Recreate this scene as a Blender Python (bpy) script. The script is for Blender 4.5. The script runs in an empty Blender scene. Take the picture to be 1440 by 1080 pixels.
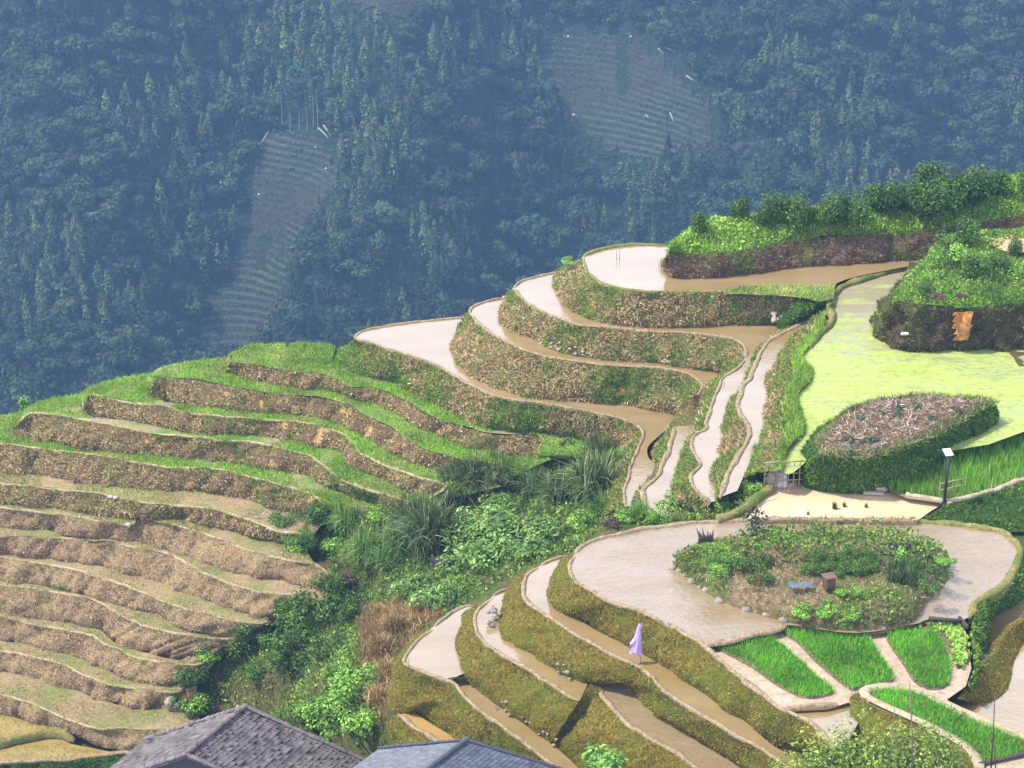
import bpy, math
import numpy as np
from mathutils import Vector
from mathutils.geometry import tessellate_polygon

scene = bpy.context.scene
R_ = math.radians
# ---------------------------------------------------------------- camera
HC, PITCH, FPX = 48.0, R_(24.0), 2888.0          # height above the lower pond, tilt down, focal length in 1440-px units
cam_d = bpy.data.cameras.new('camera'); cam = bpy.data.objects.new('camera', cam_d)
scene.collection.objects.link(cam); scene.camera = cam
cam.location = (0, 0, HC); cam.rotation_euler = (math.pi/2 - PITCH, 0, 0)
cam_d.sensor_width = 36.0; cam_d.lens = 36.0*FPX/1440.0
cam_d.clip_start = 0.5; cam_d.clip_end = 6000
scene.view_settings.view_transform = 'Standard'; scene.view_settings.look = 'None'
scene.view_settings.gamma = 1.0; scene.view_settings.use_curve_mapping = False
scene.view_settings.exposure = 0.52
scene.cycles.use_denoising = True
scene.cycles.max_bounces = 5; scene.cycles.diffuse_bounces = 3; scene.cycles.glossy_bounces = 2
scene.cycles.transmission_bounces = 3; scene.cycles.volume_bounces = 0
scene.cycles.caustics_reflective = False; scene.cycles.caustics_refractive = False
# ---------------------------------------------------------------- sky and sun
SUN_EL, SUN_AZ = R_(56.0), R_(-99.0)              # azimuth from +Y (view direction), negative = left
sd = Vector((math.sin(SUN_AZ)*math.cos(SUN_EL), math.cos(SUN_AZ)*math.cos(SUN_EL), math.sin(SUN_EL)))
sun_d = bpy.data.lights.new('sun', 'SUN'); sun = bpy.data.objects.new('sun', sun_d)
scene.collection.objects.link(sun)
sun_d.energy = 4.6; sun_d.angle = R_(0.6); sun_d.color = (1.0, 0.95, 0.86)
sun.rotation_euler = sd.to_track_quat('Z', 'Y').to_euler()
world = bpy.data.worlds.new('World'); scene.world = world; world.use_nodes = True
wt = world.node_tree; wt.nodes.clear()
wo = wt.nodes.new('ShaderNodeOutputWorld'); wb = wt.nodes.new('ShaderNodeBackground')
sky = wt.nodes.new('ShaderNodeTexSky'); sky.sky_type = 'NISHITA'; sky.sun_disc = False
sky.sun_elevation = SUN_EL; sky.sun_rotation = SUN_AZ
sky.air_density = 1.0; sky.dust_density = 2.0; sky.ozone_density = 1.0
wc = wt.nodes.new('ShaderNodeTexCoord'); wn = wt.nodes.new('ShaderNodeTexNoise')
wn.inputs['Scale'].default_value = 2.2; wn.inputs['Detail'].default_value = 5; wn.inputs['Roughness'].default_value = 0.55
wr = wt.nodes.new('ShaderNodeValToRGB'); wr.color_ramp.elements[0].position = 0.25; wr.color_ramp.elements[1].position = 0.52
wm = wt.nodes.new('ShaderNodeMix'); wm.data_type = 'RGBA'
wm.inputs[7].default_value = (15.0, 16.2, 20.6, 1)        # thin bright cloud
wt.links.new(wc.outputs['Generated'], wn.inputs['Vector']); wt.links.new(wn.outputs['Fac'], wr.inputs['Fac'])
ws = wt.nodes.new('ShaderNodeSeparateXYZ'); wt.links.new(wc.outputs['Generated'], ws.inputs[0])     # the cloud lies in a bright bank above the horizon
wk = wt.nodes.new('ShaderNodeMapRange'); wk.inputs['From Min'].default_value = 0.45; wk.inputs['From Max'].default_value = 0.75; wk.inputs['To Min'].default_value = 1.0; wk.inputs['To Max'].default_value = 0.2
wt.links.new(ws.outputs['Z'], wk.inputs['Value']); wx = wt.nodes.new('ShaderNodeMath'); wx.operation = 'MULTIPLY'
wt.links.new(wr.outputs['Color'], wx.inputs[0]); wt.links.new(wk.outputs[0], wx.inputs[1]); wt.links.new(wx.outputs[0], wm.inputs[0])
wt.links.new(sky.outputs['Color'], wm.inputs[6])
wt.links.new(wm.outputs[2], wb.inputs['Color']); wt.links.new(wb.outputs[0], wo.inputs['Surface'])
wb.inputs['Strength'].default_value = 0.11

# ---------------------------------------------------------------- helpers
rng = np.random.default_rng(7)
CP, SP = math.cos(PITCH), math.sin(PITCH)

def P(px, py, z):
    """The point at height z on the sight line through photo pixel (px, py)."""
    u, v = (px-720.0)/FPX, (540.0-py)/FPX
    dy, dz = CP + v*SP, -SP + v*CP
    t = (z-HC)/dz
    return np.array((u*t, dy*t, z))

def project(p):
    p = np.asarray(p, float); q = p - np.array((0, 0, HC))
    f = q[..., 1]*CP - q[..., 2]*SP; up = q[..., 1]*SP + q[..., 2]*CP
    return 720+FPX*q[..., 0]/f, 540-FPX*up/f

def catmull(p, sub=8, closed=False):
    p = np.asarray(p, float); n = len(p)
    if n < 3 and not closed:
        t = np.linspace(0, 1, sub*2)[:, None]; return p[0]*(1-t)+p[-1]*t
    if closed: q = np.vstack([p[-1:], p, p[:2]]); m = n
    else: q = np.vstack([2*p[0]-p[1], p, 2*p[-1]-p[-2]]); m = n-1
    t = np.linspace(0, 1, sub, endpoint=False)[:, None]; out = []
    for i in range(m):
        a, b, c, d = q[i], q[i+1], q[i+2], q[i+3]
        out.append(0.5*((2*b)+(-a+c)*t+(2*a-5*b+4*c-d)*t*t+(-a+3*b-3*c+d)*t**3))
    out = np.vstack(out)
    return out if closed else np.vstack([out, p[-1:]])

def resample(c, n=None, step=None):
    s = np.r_[0, np.cumsum(np.linalg.norm(np.diff(c, axis=0), axis=1))]
    if n is None: n = max(3, int(s[-1]/step)+1)
    t = np.linspace(0, s[-1], n)
    return np.stack([np.interp(t, s, c[:, k]) for k in range(c.shape[1])], 1)

def curve(pts, z, step=0.25, closed=False):
    """pts: (px, py) or (px, py, z) list -> evenly spaced world polyline."""
    w = np.array([P(p[0], p[1], p[2] if len(p) > 2 else z) for p in pts])
    return resample(catmull(w, closed=closed), step=step)

def hash3(ix, iy, iz, seed):
    h = (ix.astype(np.uint32)*np.uint32(374761393) + iy.astype(np.uint32)*np.uint32(668265263)
         + iz.astype(np.uint32)*np.uint32(2246822519) + np.uint32(seed*3266489917 & 0xffffffff))
    h = (h ^ (h >> np.uint32(13)))*np.uint32(1274126177)
    h = (h ^ (h >> np.uint32(15)))*np.uint32(2246822519); h = h ^ (h >> np.uint32(16))
    return h.astype(np.float64)/4294967295.0

def vnoise(p, seed=1):
    p = np.asarray(p, float); i = np.floor(p).astype(np.int64); f = p-i; f = f*f*(3-2*f); r = 0
    for a in (0, 1):
        for b in (0, 1):
            for c in (0, 1):
                w = (f[..., 0] if a else 1-f[..., 0])*(f[..., 1] if b else 1-f[..., 1])*(f[..., 2] if c else 1-f[..., 2])
                r = r + w*hash3(i[..., 0]+a, i[..., 1]+b, i[..., 2]+c, seed)
    return r*2-1

def fbm(p, seed=1, oct=3):
    p = np.asarray(p, float)
    if p.shape[-1] == 2: p = np.concatenate([p, np.zeros(p.shape[:-1]+(1,))], -1)
    s, a = 0, 1.0
    for o in range(oct):
        s = s+a*vnoise(p*(2.03**o), seed+o); a *= 0.5
    return s

ORG = {}
def org(o): return ORG.get(o.name, np.zeros(3)) if o is not None else np.zeros(3)

def mesh_obj(name, V, F, material, parent=None, smooth=True, col=None, fmat=None):
    """V (n,3) world coordinates; F array (m,3)/(m,4) or a list of index lists; col (n,3) point colours."""
    V = np.asarray(V, float)-org(parent)
    me = bpy.data.meshes.new(name)
    if isinstance(F, np.ndarray):
        m, k = F.shape
        me.vertices.add(len(V)); me.vertices.foreach_set('co', V.astype(np.float32).ravel())
        me.loops.add(m*k); me.loops.foreach_set('vertex_index', F.astype(np.int32).ravel())
        me.polygons.add(m); me.polygons.foreach_set('loop_start', np.arange(0, m*k, k, dtype=np.int32))
        if fmat is not None: me.polygons.foreach_set('material_index', np.asarray(fmat, np.int32))
        me.update(calc_edges=True)
    else:
        me.from_pydata([tuple(v) for v in V], [], [list(f) for f in F]); me.update()
    for mt in (material if isinstance(material, (list, tuple)) else [material]): me.materials.append(mt)
    me.polygons.foreach_set('use_smooth', np.full(len(me.polygons), bool(smooth)))
    if col is not None:
        at = me.color_attributes.new('col', 'FLOAT_COLOR', 'POINT')
        at.data.foreach_set('color', np.c_[np.clip(col, 0, 1), np.ones(len(V))].astype(np.float32).ravel())
    o = bpy.data.objects.new(name, me); scene.collection.objects.link(o)
    if parent is not None: o.parent = parent
    ORG[o.name] = org(parent)
    return o

def tag(o, label=None, cat=None, group=None, kind=None):
    for k, v in (('label', label), ('category', cat), ('group', group), ('kind', kind)):
        if v: o[k] = v
    return o

def empty(name, loc, label=None, cat=None, group=None, kind=None):
    o = bpy.data.objects.new(name, None); scene.collection.objects.link(o); o.location = tuple(loc)
    o.empty_display_size = 0.3
    ORG[o.name] = np.asarray(loc, float)
    return tag(o, label, cat, group, kind)

def copy_thing(src, loc, rz=0.0, sc=1.0, label=None, group=None, tilt=(0, 0)):
    def rec(o, par):
        c = o.copy(); scene.collection.objects.link(c); c.parent = par
        for ch in list(o.children): rec(ch, c)
        return c
    c = rec(src, None); place(c, loc, rz, sc, tilt)
    if label: c['label'] = label
    if group: c['group'] = group
    return c

def place(o, loc, rz=0.0, sc=1.0, tilt=(0, 0)):
    o.location = tuple(loc); o.rotation_euler = (tilt[0], tilt[1], rz)
    o.scale = (sc, sc, sc) if not isinstance(sc, (tuple, list)) else tuple(sc)

def grid_faces(nr, nc, off=0, closed=False):
    r = np.arange(nr-1)[:, None]; c = np.arange(nc if closed else nc-1)[None, :]
    a = r*nc+c; b = r*nc+(c+1) % nc
    return (np.stack([a, b, b+nc, a+nc], -1).reshape(-1, 4))+off

class MB:
    """Collects shapes into one mesh."""
    def __init__(s): s.V, s.F, s.n = [], [], 0
    def add(s, V, F):
        V = np.asarray(V, float); s.V.append(V); s.F += [[int(i)+s.n for i in f] for f in F]; s.n += len(V)
        return s
    def box(s, c, size, rz=0.0, bev=0.02, tilt=None):
        hx, hy, hz = np.asarray(size)/2.0; b = min(bev, hx*.45, hy*.45, hz*.45); pts = []
        rings = [(hx-b, hy-b, -hz, b), (hx, hy, -hz+b, b), (hx, hy, hz-b, b), (hx-b, hy-b, hz, b)]
        for x, y, z, q in rings:
            for px, py in ((x-q, -y), (x, -y+q), (x, y-q), (x-q, y), (-x+q, y), (-x, y-q), (-x, -y+q), (-x+q, -y)): pts.append((px, py, z))
        V = np.array(pts)
        if tilt is not None:
            ca, sa = math.cos(tilt), math.sin(tilt); V = np.c_[V[:, 0], V[:, 1]*ca-V[:, 2]*sa, V[:, 1]*sa+V[:, 2]*ca]
        ca, sa = math.cos(rz), math.sin(rz)
        V = np.c_[V[:, 0]*ca-V[:, 1]*sa, V[:, 0]*sa+V[:, 1]*ca, V[:, 2]]+np.asarray(c)
        F = [list(range(7, -1, -1)), list(range(24, 32))]
        for r in range(3):
            for k in range(8): F.append([r*8+k, r*8+(k+1) % 8, r*8+8+(k+1) % 8, r*8+8+k])
        return s.add(V, F)
    def tube(s, pts, rad, n=6, cap=True):
        pts = np.asarray(pts, float); m = len(pts); rad = np.broadcast_to(rad, (m,)); V = []
        t = np.gradient(pts, axis=0); t /= np.linalg.norm(t, axis=1)[:, None]+1e-9
        for i in range(m):
            ref = np.array((0, 0, 1.0)) if abs(t[i, 2]) < 0.9 else np.array((1.0, 0, 0))
            a = np.cross(t[i], ref); a /= np.linalg.norm(a); b = np.cross(t[i], a)
            for k in range(n):
                th = 2*math.pi*k/n; V.append(pts[i]+rad[i]*(a*math.cos(th)+b*math.sin(th)))
        F = [list(f) for f in grid_faces(m, n, closed=True)]
        if cap: F += [list(range(n))[::-1], list(range((m-1)*n, m*n))]
        return s.add(V, F)
    def rock(s, c, r, seed, squash=0.7, nu=8, nv=5):
        V = []; 
        for i in range(nv+1):
            ph = math.pi*i/nv
            for j in range(nu):
                th = 2*math.pi*j/nu; d = np.array((math.sin(ph)*math.cos(th), math.sin(ph)*math.sin(th), math.cos(ph)))
                k = 1+0.35*float(fbm(d[None]*1.6+seed*7.3, seed, 2)[0])
                V.append(np.asarray(c)+d*k*np.array((r, r*0.8, r*squash)))
        return s.add(V, [list(f) for f in grid_faces(nv+1, nu, closed=True)])
    def build(s, name, material, parent=None, smooth=False, col=None):
        return mesh_obj(name, np.vstack(s.V), s.F, material, parent, smooth, col)

# ---------------------------------------------------------------- materials
def newmat(name):
    m = bpy.data.materials.new(name); m.use_nodes = True; t = m.node_tree; t.nodes.clear()
    out = t.nodes.new('ShaderNodeOutputMaterial'); b = t.nodes.new('ShaderNodeBsdfPrincipled')
    t.links.new(b.outputs[0], out.inputs['Surface']); return m, t, b, out

def noise_node(t, scale, detail=4, rough=0.6, coord=None, dist=0.0):
    c = t.nodes.new('ShaderNodeTexCoord'); n = t.nodes.new('ShaderNodeTexNoise')
    n.inputs['Scale'].default_value = scale; n.inputs['Detail'].default_value = detail; n.inputs['Roughness'].default_value = rough
    n.inputs['Distortion'].default_value = dist
    if isinstance(coord, tuple):
        mp = t.nodes.new('ShaderNodeMapping'); mp.inputs['Scale'].default_value = coord
        t.links.new(c.outputs['Object'], mp.inputs[0]); t.links.new(mp.outputs[0], n.inputs['Vector'])
    else: t.links.new(c.outputs['Object'], n.inputs['Vector'])
    return n

def ramp(t, src, stops):
    r = t.nodes.new('ShaderNodeValToRGB'); e = r.color_ramp.elements
    while len(e) < len(stops): e.new(0.5)
    for k, (p, c) in enumerate(stops): e[k].position = p; e[k].color = (*c, 1)
    t.links.new(src, r.inputs['Fac']); return r

def mixc(t, fac, a, b, mode='MIX'):
    m = t.nodes.new('ShaderNodeMix'); m.data_type = 'RGBA'; m.blend_type = mode
    for inp, v in ((m.inputs[0], fac), (m.inputs[6], a), (m.inputs[7], b)):
        if hasattr(v, 'links') or hasattr(v, 'is_linked'): t.links.new(v, inp)
        elif isinstance(v, (int, float)): inp.default_value = v
        else: inp.default_value = (*v, 1)
    return m.outputs[2]

def bump(t, b, src, strength, dist):
    n = t.nodes.new('ShaderNodeBump'); n.inputs['Strength'].default_value = strength; n.inputs['Distance'].default_value = dist
    t.links.new(src, n.inputs['Height']); t.links.new(n.outputs[0], b.inputs['Normal'])

def earth_mat(name, stops, scale=6.0, big=None, bigscale=0.35, bstr=0.8, rough=0.95, red=None):
    """Fine mottled ground: noise through a colour ramp, large patches of a second colour, optional red-earth spots."""
    m, t, b, o = newmat(name)
    n = noise_node(t, scale, 6, 0.72, dist=0.4); c = ramp(t, n.outputs['Fac'], stops).outputs[0]
    if big is not None:
        n2 = noise_node(t, bigscale, 4, 0.6); f = ramp(t, n2.outputs['Fac'], [(0.46, (0, 0, 0)), (0.62, (1, 1, 1))])
        n4 = noise_node(t, scale*1.3, 5, 0.7); c2 = ramp(t, n4.outputs['Fac'], [(0.3, tuple(x*0.5 for x in big)), (0.65, tuple(min(1, x*1.35) for x in big))]).outputs[0]
        c = mixc(t, f.outputs[0], c, c2)
    if red is not None:
        n3 = noise_node(t, 0.55, 3, 0.5); f = ramp(t, n3.outputs['Fac'], [(0.66, (0, 0, 0)), (0.70, (1, 1, 1))])
        c = mixc(t, f.outputs[0], c, red)
    t.links.new(c, b.inputs['Base Color']); b.inputs['Roughness'].default_value = rough
    b.inputs['Specular IOR Level'].default_value = 0.15
    bump(t, b, n.outputs['Fac'], bstr, 0.12); return m

def water_mat(name, colour, dark, rough=0.06, ior=1.6, wave=0.03, patch=0.25):
    m, t, b, o = newmat(name)
    n = noise_node(t, patch, 4, 0.55, (1, 2.2, 1)); c = ramp(t, n.outputs['Fac'], [(0.35, dark), (0.62, colour)]).outputs[0]
    t.links.new(c, b.inputs['Base Color']); b.inputs['Roughness'].default_value = rough; b.inputs['IOR'].default_value = ior
    w = noise_node(t, 2.2, 4, 0.6, (1.0, 1.5, 1)); bump(t, b, w.outputs['Fac'], wave, 0.5); return m

def leaf_mat(name, trans=0.3, rough=0.55, var=0.16):
    """Foliage and straw: colour per leaf from the mesh, a slight shift per plant, light passing through."""
    m, t, b, o = newmat(name)
    a = t.nodes.new('ShaderNodeAttribute'); a.attribute_name = 'col'
    oi = t.nodes.new('ShaderNodeObjectInfo'); mr = t.nodes.new('ShaderNodeMapRange')
    mr.inputs['To Min'].default_value = 1-var; mr.inputs['To Max'].default_value = 1+var; t.links.new(oi.outputs['Random'], mr.inputs['Value'])
    h = t.nodes.new('ShaderNodeHueSaturation'); t.links.new(mr.outputs[0], h.inputs['Value']); t.links.new(a.outputs['Color'], h.inputs['Color'])
    t.links.new(h.outputs[0], b.inputs['Base Color']); b.inputs['Roughness'].default_value = rough; b.inputs['Specular IOR Level'].default_value = 0.25
    tr = t.nodes.new('ShaderNodeBsdfTranslucent'); t.links.new(h.outputs[0], tr.inputs['Color'])
    ms = t.nodes.new('ShaderNodeMixShader'); ms.inputs[0].default_value = trans
    t.links.new(b.outputs[0], ms.inputs[1]); t.links.new(tr.outputs[0], ms.inputs[2]); t.links.new(ms.outputs[0], o.inputs['Surface'])
    return m

def plain_mat(name, colour, rough=0.6, metallic=0.0, scale=8.0, var=0.25, bstr=0.2):
    m, t, b, o = newmat(name); n = noise_node(t, scale, 5, 0.65)
    c = ramp(t, n.outputs['Fac'], [(0.3, tuple(x*(1-var) for x in colour)), (0.7, tuple(min(1, x*(1+var)) for x in colour))]).outputs[0]
    t.links.new(c, b.inputs['Base Color']); b.inputs['Roughness'].default_value = rough; b.inputs['Metallic'].default_value = metallic
    if bstr: bump(t, b, n.outputs['Fac'], bstr, 0.02)
    return m

M = {}
STRAW = [(0.34, (0.022, 0.017, 0.007)), (0.50, (0.11, 0.08, 0.03)), (0.60, (0.34, 0.265, 0.115)), (0.75, (0.50, 0.41, 0.21))]
M['T'] = earth_mat('straw_and_weed_bank', STRAW, 6, (0.10, 0.115, 0.03), 0.5, red=(0.50, 0.23, 0.10))
M['A'] = earth_mat('olive_turf_bank', [(0.34, (0.03, 0.024, 0.004)), (0.52, (0.13, 0.10, 0.014)), (0.72, (0.32, 0.245, 0.05))], 7, (0.10, 0.11, 0.012), 0.4)
M['L'] = earth_mat('tan_terrace_bank', STRAW, 6, (0.13, 0.085, 0.045), 0.5, red=(0.45, 0.27, 0.11))
M['Lp'] = earth_mat('dry_pinkish_bank', [(0.34, (0.04, 0.026, 0.013)), (0.52, (0.22, 0.15, 0.08)), (0.74, (0.46, 0.335, 0.2))], 6, (0.27, 0.195, 0.10), 0.4)
M['K'] = earth_mat('dark_soil_bank', [(0.3, (0.014, 0.012, 0.005)), (0.5, (0.065, 0.048, 0.02)), (0.75, (0.2, 0.14, 0.07))], 7, (0.06, 0.065, 0.016), 0.5)
M['Kb'] = earth_mat('brown_soil_bank', [(0.3, (0.03, 0.02, 0.012)), (0.5, (0.12, 0.08, 0.048)), (0.75, (0.28, 0.2, 0.125))], 6, (0.10, 0.09, 0.03), 0.4)
M['M'] = earth_mat('green_clad_bank', [(0.3, (0.012, 0.03, 0.004)), (0.55, (0.04, 0.085, 0.012)), (0.75, (0.09, 0.14, 0.03))], 7)
M['mud'] = earth_mat('bare_mud', [(0.3, (0.26, 0.19, 0.13)), (0.55, (0.44, 0.34, 0.25)), (0.75, (0.55, 0.45, 0.35))], 3.5, (0.34, 0.26, 0.17), 0.3, 0.3, 0.7)
M['bund'] = earth_mat('mud_bund', [(0.3, (0.13, 0.09, 0.05)), (0.55, (0.31, 0.235, 0.145)), (0.75, (0.48, 0.38, 0.25))], 5, None, bstr=0.6)
M['bund_green'] = earth_mat('grassed_bund', [(0.3, (0.09, 0.085, 0.02)), (0.55, (0.23, 0.2, 0.07)), (0.75, (0.40, 0.33, 0.16))], 5, (0.1, 0.15, 0.025), 0.5, bstr=0.6)
M['turf'] = earth_mat('green_terrace_turf', [(0.3, (0.055, 0.10, 0.015)), (0.55, (0.12, 0.21, 0.035)), (0.75, (0.24, 0.27, 0.09))], 5, (0.30, 0.23, 0.14), 0.35, 0.5)
M['dryturf'] = earth_mat('dry_terrace_turf', [(0.3, (0.15, 0.11, 0.05)), (0.55, (0.30, 0.22, 0.12)), (0.75, (0.42, 0.33, 0.2))], 5, (0.17, 0.18, 0.06), 0.35, 0.5)
M['hill'] = earth_mat('hillside_earth', [(0.3, (0.02, 0.025, 0.008)), (0.5, (0.07, 0.065, 0.022)), (0.75, (0.18, 0.14, 0.06))], 4, (0.05, 0.085, 0.015), 0.25)
M['dug'] = earth_mat('dug_plot_soil', [(0.3, (0.045, 0.03, 0.018)), (0.5, (0.155, 0.105, 0.068)), (0.72, (0.33, 0.25, 0.19))], 5, (0.16, 0.14, 0.06), 0.5)
M['pale'] = water_mat('milky_pond_water', (0.285, 0.205, 0.105), (0.24, 0.165, 0.065), rough=0.1, ior=2.2, wave=0.05)
M['amber'] = water_mat('amber_pond_water', (0.38, 0.25, 0.085), (0.32, 0.20, 0.06), wave=0.05, ior=1.9)
M['clay'] = water_mat('clay_pond_water', (0.66, 0.49, 0.31), (0.58, 0.41, 0.24), wave=0.012, ior=1.45)
M['ripple'] = water_mat('rippled_pond_water', (0.275, 0.21, 0.13), (0.235, 0.165, 0.08), rough=0.1, wave=0.24, ior=2.2)
M['leaf'] = leaf_mat('leaves', 0.3); M['blade'] = leaf_mat('grass_blades', 0.25, 0.7, 0.06); M['straw'] = leaf_mat('straw_blades', 0.15, 0.85, 0.04)
M['bark'] = plain_mat('bark', (0.13, 0.095, 0.065), 0.9, bstr=0.6)
M['stone'] = plain_mat('pale_stone', (0.36, 0.325, 0.27), 0.85, scale=4, var=0.35, bstr=0.5)
M['wood'] = plain_mat('weathered_pole', (0.33, 0.25, 0.16), 0.8, scale=10)
M['concrete'] = earth_mat('path_concrete', [(0.3, (0.25, 0.20, 0.13)), (0.55, (0.40, 0.335, 0.23)), (0.75, (0.50, 0.43, 0.32))], 3, (0.30, 0.25, 0.15), 0.6, 0.3, 0.9)
M['Tg'] = earth_mat('weedy_green_bank', STRAW, 6, (0.07, 0.115, 0.02), 0.45, red=None)
M['Mg'] = M['M']
M['hillgrass'] = earth_mat('lush_hill_grass', [(0.3, (0.03, 0.07, 0.008)), (0.55, (0.09, 0.19, 0.02)), (0.75, (0.2, 0.3, 0.05))], 3.5, (0.15, 0.2, 0.04), 0.3)
M['island'] = earth_mat('garden_soil', [(0.3, (0.05, 0.04, 0.02)), (0.5, (0.17, 0.12, 0.065)), (0.75, (0.36, 0.27, 0.17))], 4, (0.08, 0.11, 0.025), 0.4)
M['ypaddy'] = water_mat('yellow_paddy_water', (0.30, 0.22, 0.07), (0.24, 0.17, 0.05), rough=0.35, wave=0.2, patch=0.8)
def duck_mat():
    m, t, b, o = newmat('duckweed_cover')
    n = noise_node(t, 0.16, 5, 0.62, (1, 1.8, 1), 0.4); n2 = noise_node(t, 3.0, 5, 0.7, (1, 2.0, 1))
    c = ramp(t, n.outputs['Fac'], [(0.34, (0.28, 0.34, 0.12)), (0.50, (0.33, 0.40, 0.105)), (0.66, (0.30, 0.375, 0.07))]).outputs[0]
    f = ramp(t, n2.outputs['Fac'], [(0.30, (0.42, 0.48, 0.35)), (0.52, (1, 1, 1))]).outputs[0]
    c = mixc(t, 0.9, c, f, 'MULTIPLY')
    # open water near the far tip and in drifting gaps
    co = t.nodes.new('ShaderNodeTexCoord'); sp = t.nodes.new('ShaderNodeSeparateXYZ'); t.links.new(co.outputs['Object'], sp.inputs[0])
    mr = t.nodes.new('ShaderNodeMapRange'); mr.inputs['From Min'].default_value = 104; mr.inputs['From Max'].default_value = 122; t.links.new(sp.outputs['Y'], mr.inputs['Value'])
    n3 = noise_node(t, 0.45, 5, 0.65, (1, 2.6, 1)); ad = t.nodes.new('ShaderNodeMath'); ad.operation = 'MULTIPLY_ADD'; ad.inputs[1].default_value = 0.34
    t.links.new(mr.outputs[0], ad.inputs[0]); t.links.new(n3.outputs['Fac'], ad.inputs[2])
    g = ramp(t, ad.outputs[0], [(0.60, (0, 0, 0)), (0.78, (1, 1, 1))]).outputs[0]
    c = mixc(t, g, c, (0.27, 0.24, 0.15)); t.links.new(c, b.inputs['Base Color'])
    r = t.nodes.new('ShaderNodeMapRange'); r.inputs['To Min'].default_value = 0.75; r.inputs['To Max'].default_value = 0.1; t.links.new(g, r.inputs['Value']); t.links.new(r.outputs[0], b.inputs['Roughness'])
    b.inputs['IOR'].default_value = 1.4; bump(t, b, n2.outputs['Fac'], 0.2, 0.05); return m
M['duck'] = duck_mat()
M['forestfloor'] = earth_mat('forest_floor', [(0.3, (0.010, 0.02, 0.008)), (0.6, (0.022, 0.04, 0.016)), (0.75, (0.04, 0.055, 0.025))], 0.3, None, bstr=0.0)
M['farleaf'] = leaf_mat('far_leaves', 0.2, 0.75, 0.0)
M['white_stone'] = plain_mat('white_stone', (0.55, 0.54, 0.51), 0.8)
M['palebark'] = plain_mat('pale_bark', (0.36, 0.32, 0.28), 0.9)
def clearing_mat():
    m, t, b, o = newmat('cleared_ground')
    co = t.nodes.new('ShaderNodeTexCoord'); w = t.nodes.new('ShaderNodeTexWave'); w.bands_direction = 'Z'; w.inputs['Scale'].default_value = 0.165; w.inputs['Distortion'].default_value = 1.5; w.inputs['Detail'].default_value = 2; w.inputs['Detail Scale'].default_value = 0.3
    t.links.new(co.outputs['Object'], w.inputs['Vector'])
    c = ramp(t, w.outputs['Fac'], [(0.35, (0.026, 0.038, 0.02)), (0.85, (0.07, 0.078, 0.05))]).outputs[0]
    n = noise_node(t, 0.03, 4, 0.6); f = ramp(t, n.outputs['Fac'], [(0.42, (0, 0, 0)), (0.62, (1, 1, 1))]).outputs[0]
    n2 = noise_node(t, 0.5, 4, 0.7); f2 = ramp(t, n2.outputs['Fac'], [(0.3, (0.6, 0.6, 0.6)), (0.7, (1.3, 1.3, 1.3))]).outputs[0]
    c = mixc(t, f, c, (0.05, 0.045, 0.032)); c = mixc(t, 1.0, c, f2, 'MULTIPLY'); t.links.new(c, b.inputs['Base Color']); b.inputs['Roughness'].default_value = 1.0; b.inputs['Specular IOR Level'].default_value = 0.1
    return m
M['clearing'] = clearing_mat()
def tile_mat(name, rough, var, stain):
    m, t, b, o = newmat(name); a = t.nodes.new('ShaderNodeAttribute'); a.attribute_name = 'col'; n = noise_node(t, 0.9, 5, 0.7); f = ramp(t, n.outputs['Fac'], [(0.3, (1-var,)*3), (0.7, (1+var,)*3)]).outputs[0]
    c = mixc(t, 1.0, a.outputs['Color'], f, 'MULTIPLY'); n2 = noise_node(t, 2.3, 4, 0.6); g = ramp(t, n2.outputs['Fac'], [(0.6, (0, 0, 0)), (0.68, (1, 1, 1))]).outputs[0]
    if stain: c = mixc(t, g, c, stain)
    t.links.new(c, b.inputs['Base Color']); b.inputs['Roughness'].default_value = rough; return m
M['tile'] = tile_mat('old_roof_tiles', 0.85, 0.4, (0.17, 0.12, 0.10)); M['slate'] = tile_mat('blue_grey_roof_tiles', 0.55, 0.08, None)
M['tilecap'] = plain_mat('old_ridge_tiles', (0.17, 0.14, 0.14), 0.9, var=0.5, scale=3); M['ridgecap'] = plain_mat('dark_ridge', (0.055, 0.06, 0.075), 0.45, scale=3)
M['darkwall'] = plain_mat('dark_timber_wall', (0.05, 0.05, 0.055), 0.8); M['black'] = plain_mat('black_paint', (0.018, 0.02, 0.022), 0.45); M['panel'] = plain_mat('pale_panel', (0.72, 0.72, 0.70), 0.25, var=0.05, bstr=0)
M['foam'] = plain_mat('falling_water', (0.66, 0.62, 0.64), 0.25, scale=6, var=0.35, bstr=0.5); M['purple'] = plain_mat('purple_cloth', (0.46, 0.33, 0.72), 0.8, scale=3, var=0.12)
M['darkwood'] = plain_mat('dark_dead_wood', (0.055, 0.042, 0.032), 0.9, scale=6, var=0.5, bstr=0.6); M['hive'] = plain_mat('hive_wood', (0.10, 0.045, 0.028), 0.75, scale=5, var=0.4); M['hivelid'] = plain_mat('hive_lid_wood', (0.13, 0.07, 0.05), 0.75)
M['tarp'] = plain_mat('tarpaulin', (0.09, 0.115, 0.15), 0.7, scale=5, var=0.3); M['orange'] = earth_mat('orange_earth', [(0.3, (0.16, 0.06, 0.015)), (0.5, (0.42, 0.19, 0.055)), (0.75, (0.6, 0.35, 0.15))], 4, None)
M['sand'] = earth_mat('sandy_ground', [(0.3, (0.42, 0.27, 0.15)), (0.6, (0.58, 0.40, 0.25)), (0.75, (0.66, 0.49, 0.33))], 3, None)
M['edge'] = plain_mat('edge_stone', (0.23, 0.20, 0.155), 0.9, scale=4, var=0.5, bstr=0.6)
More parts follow.
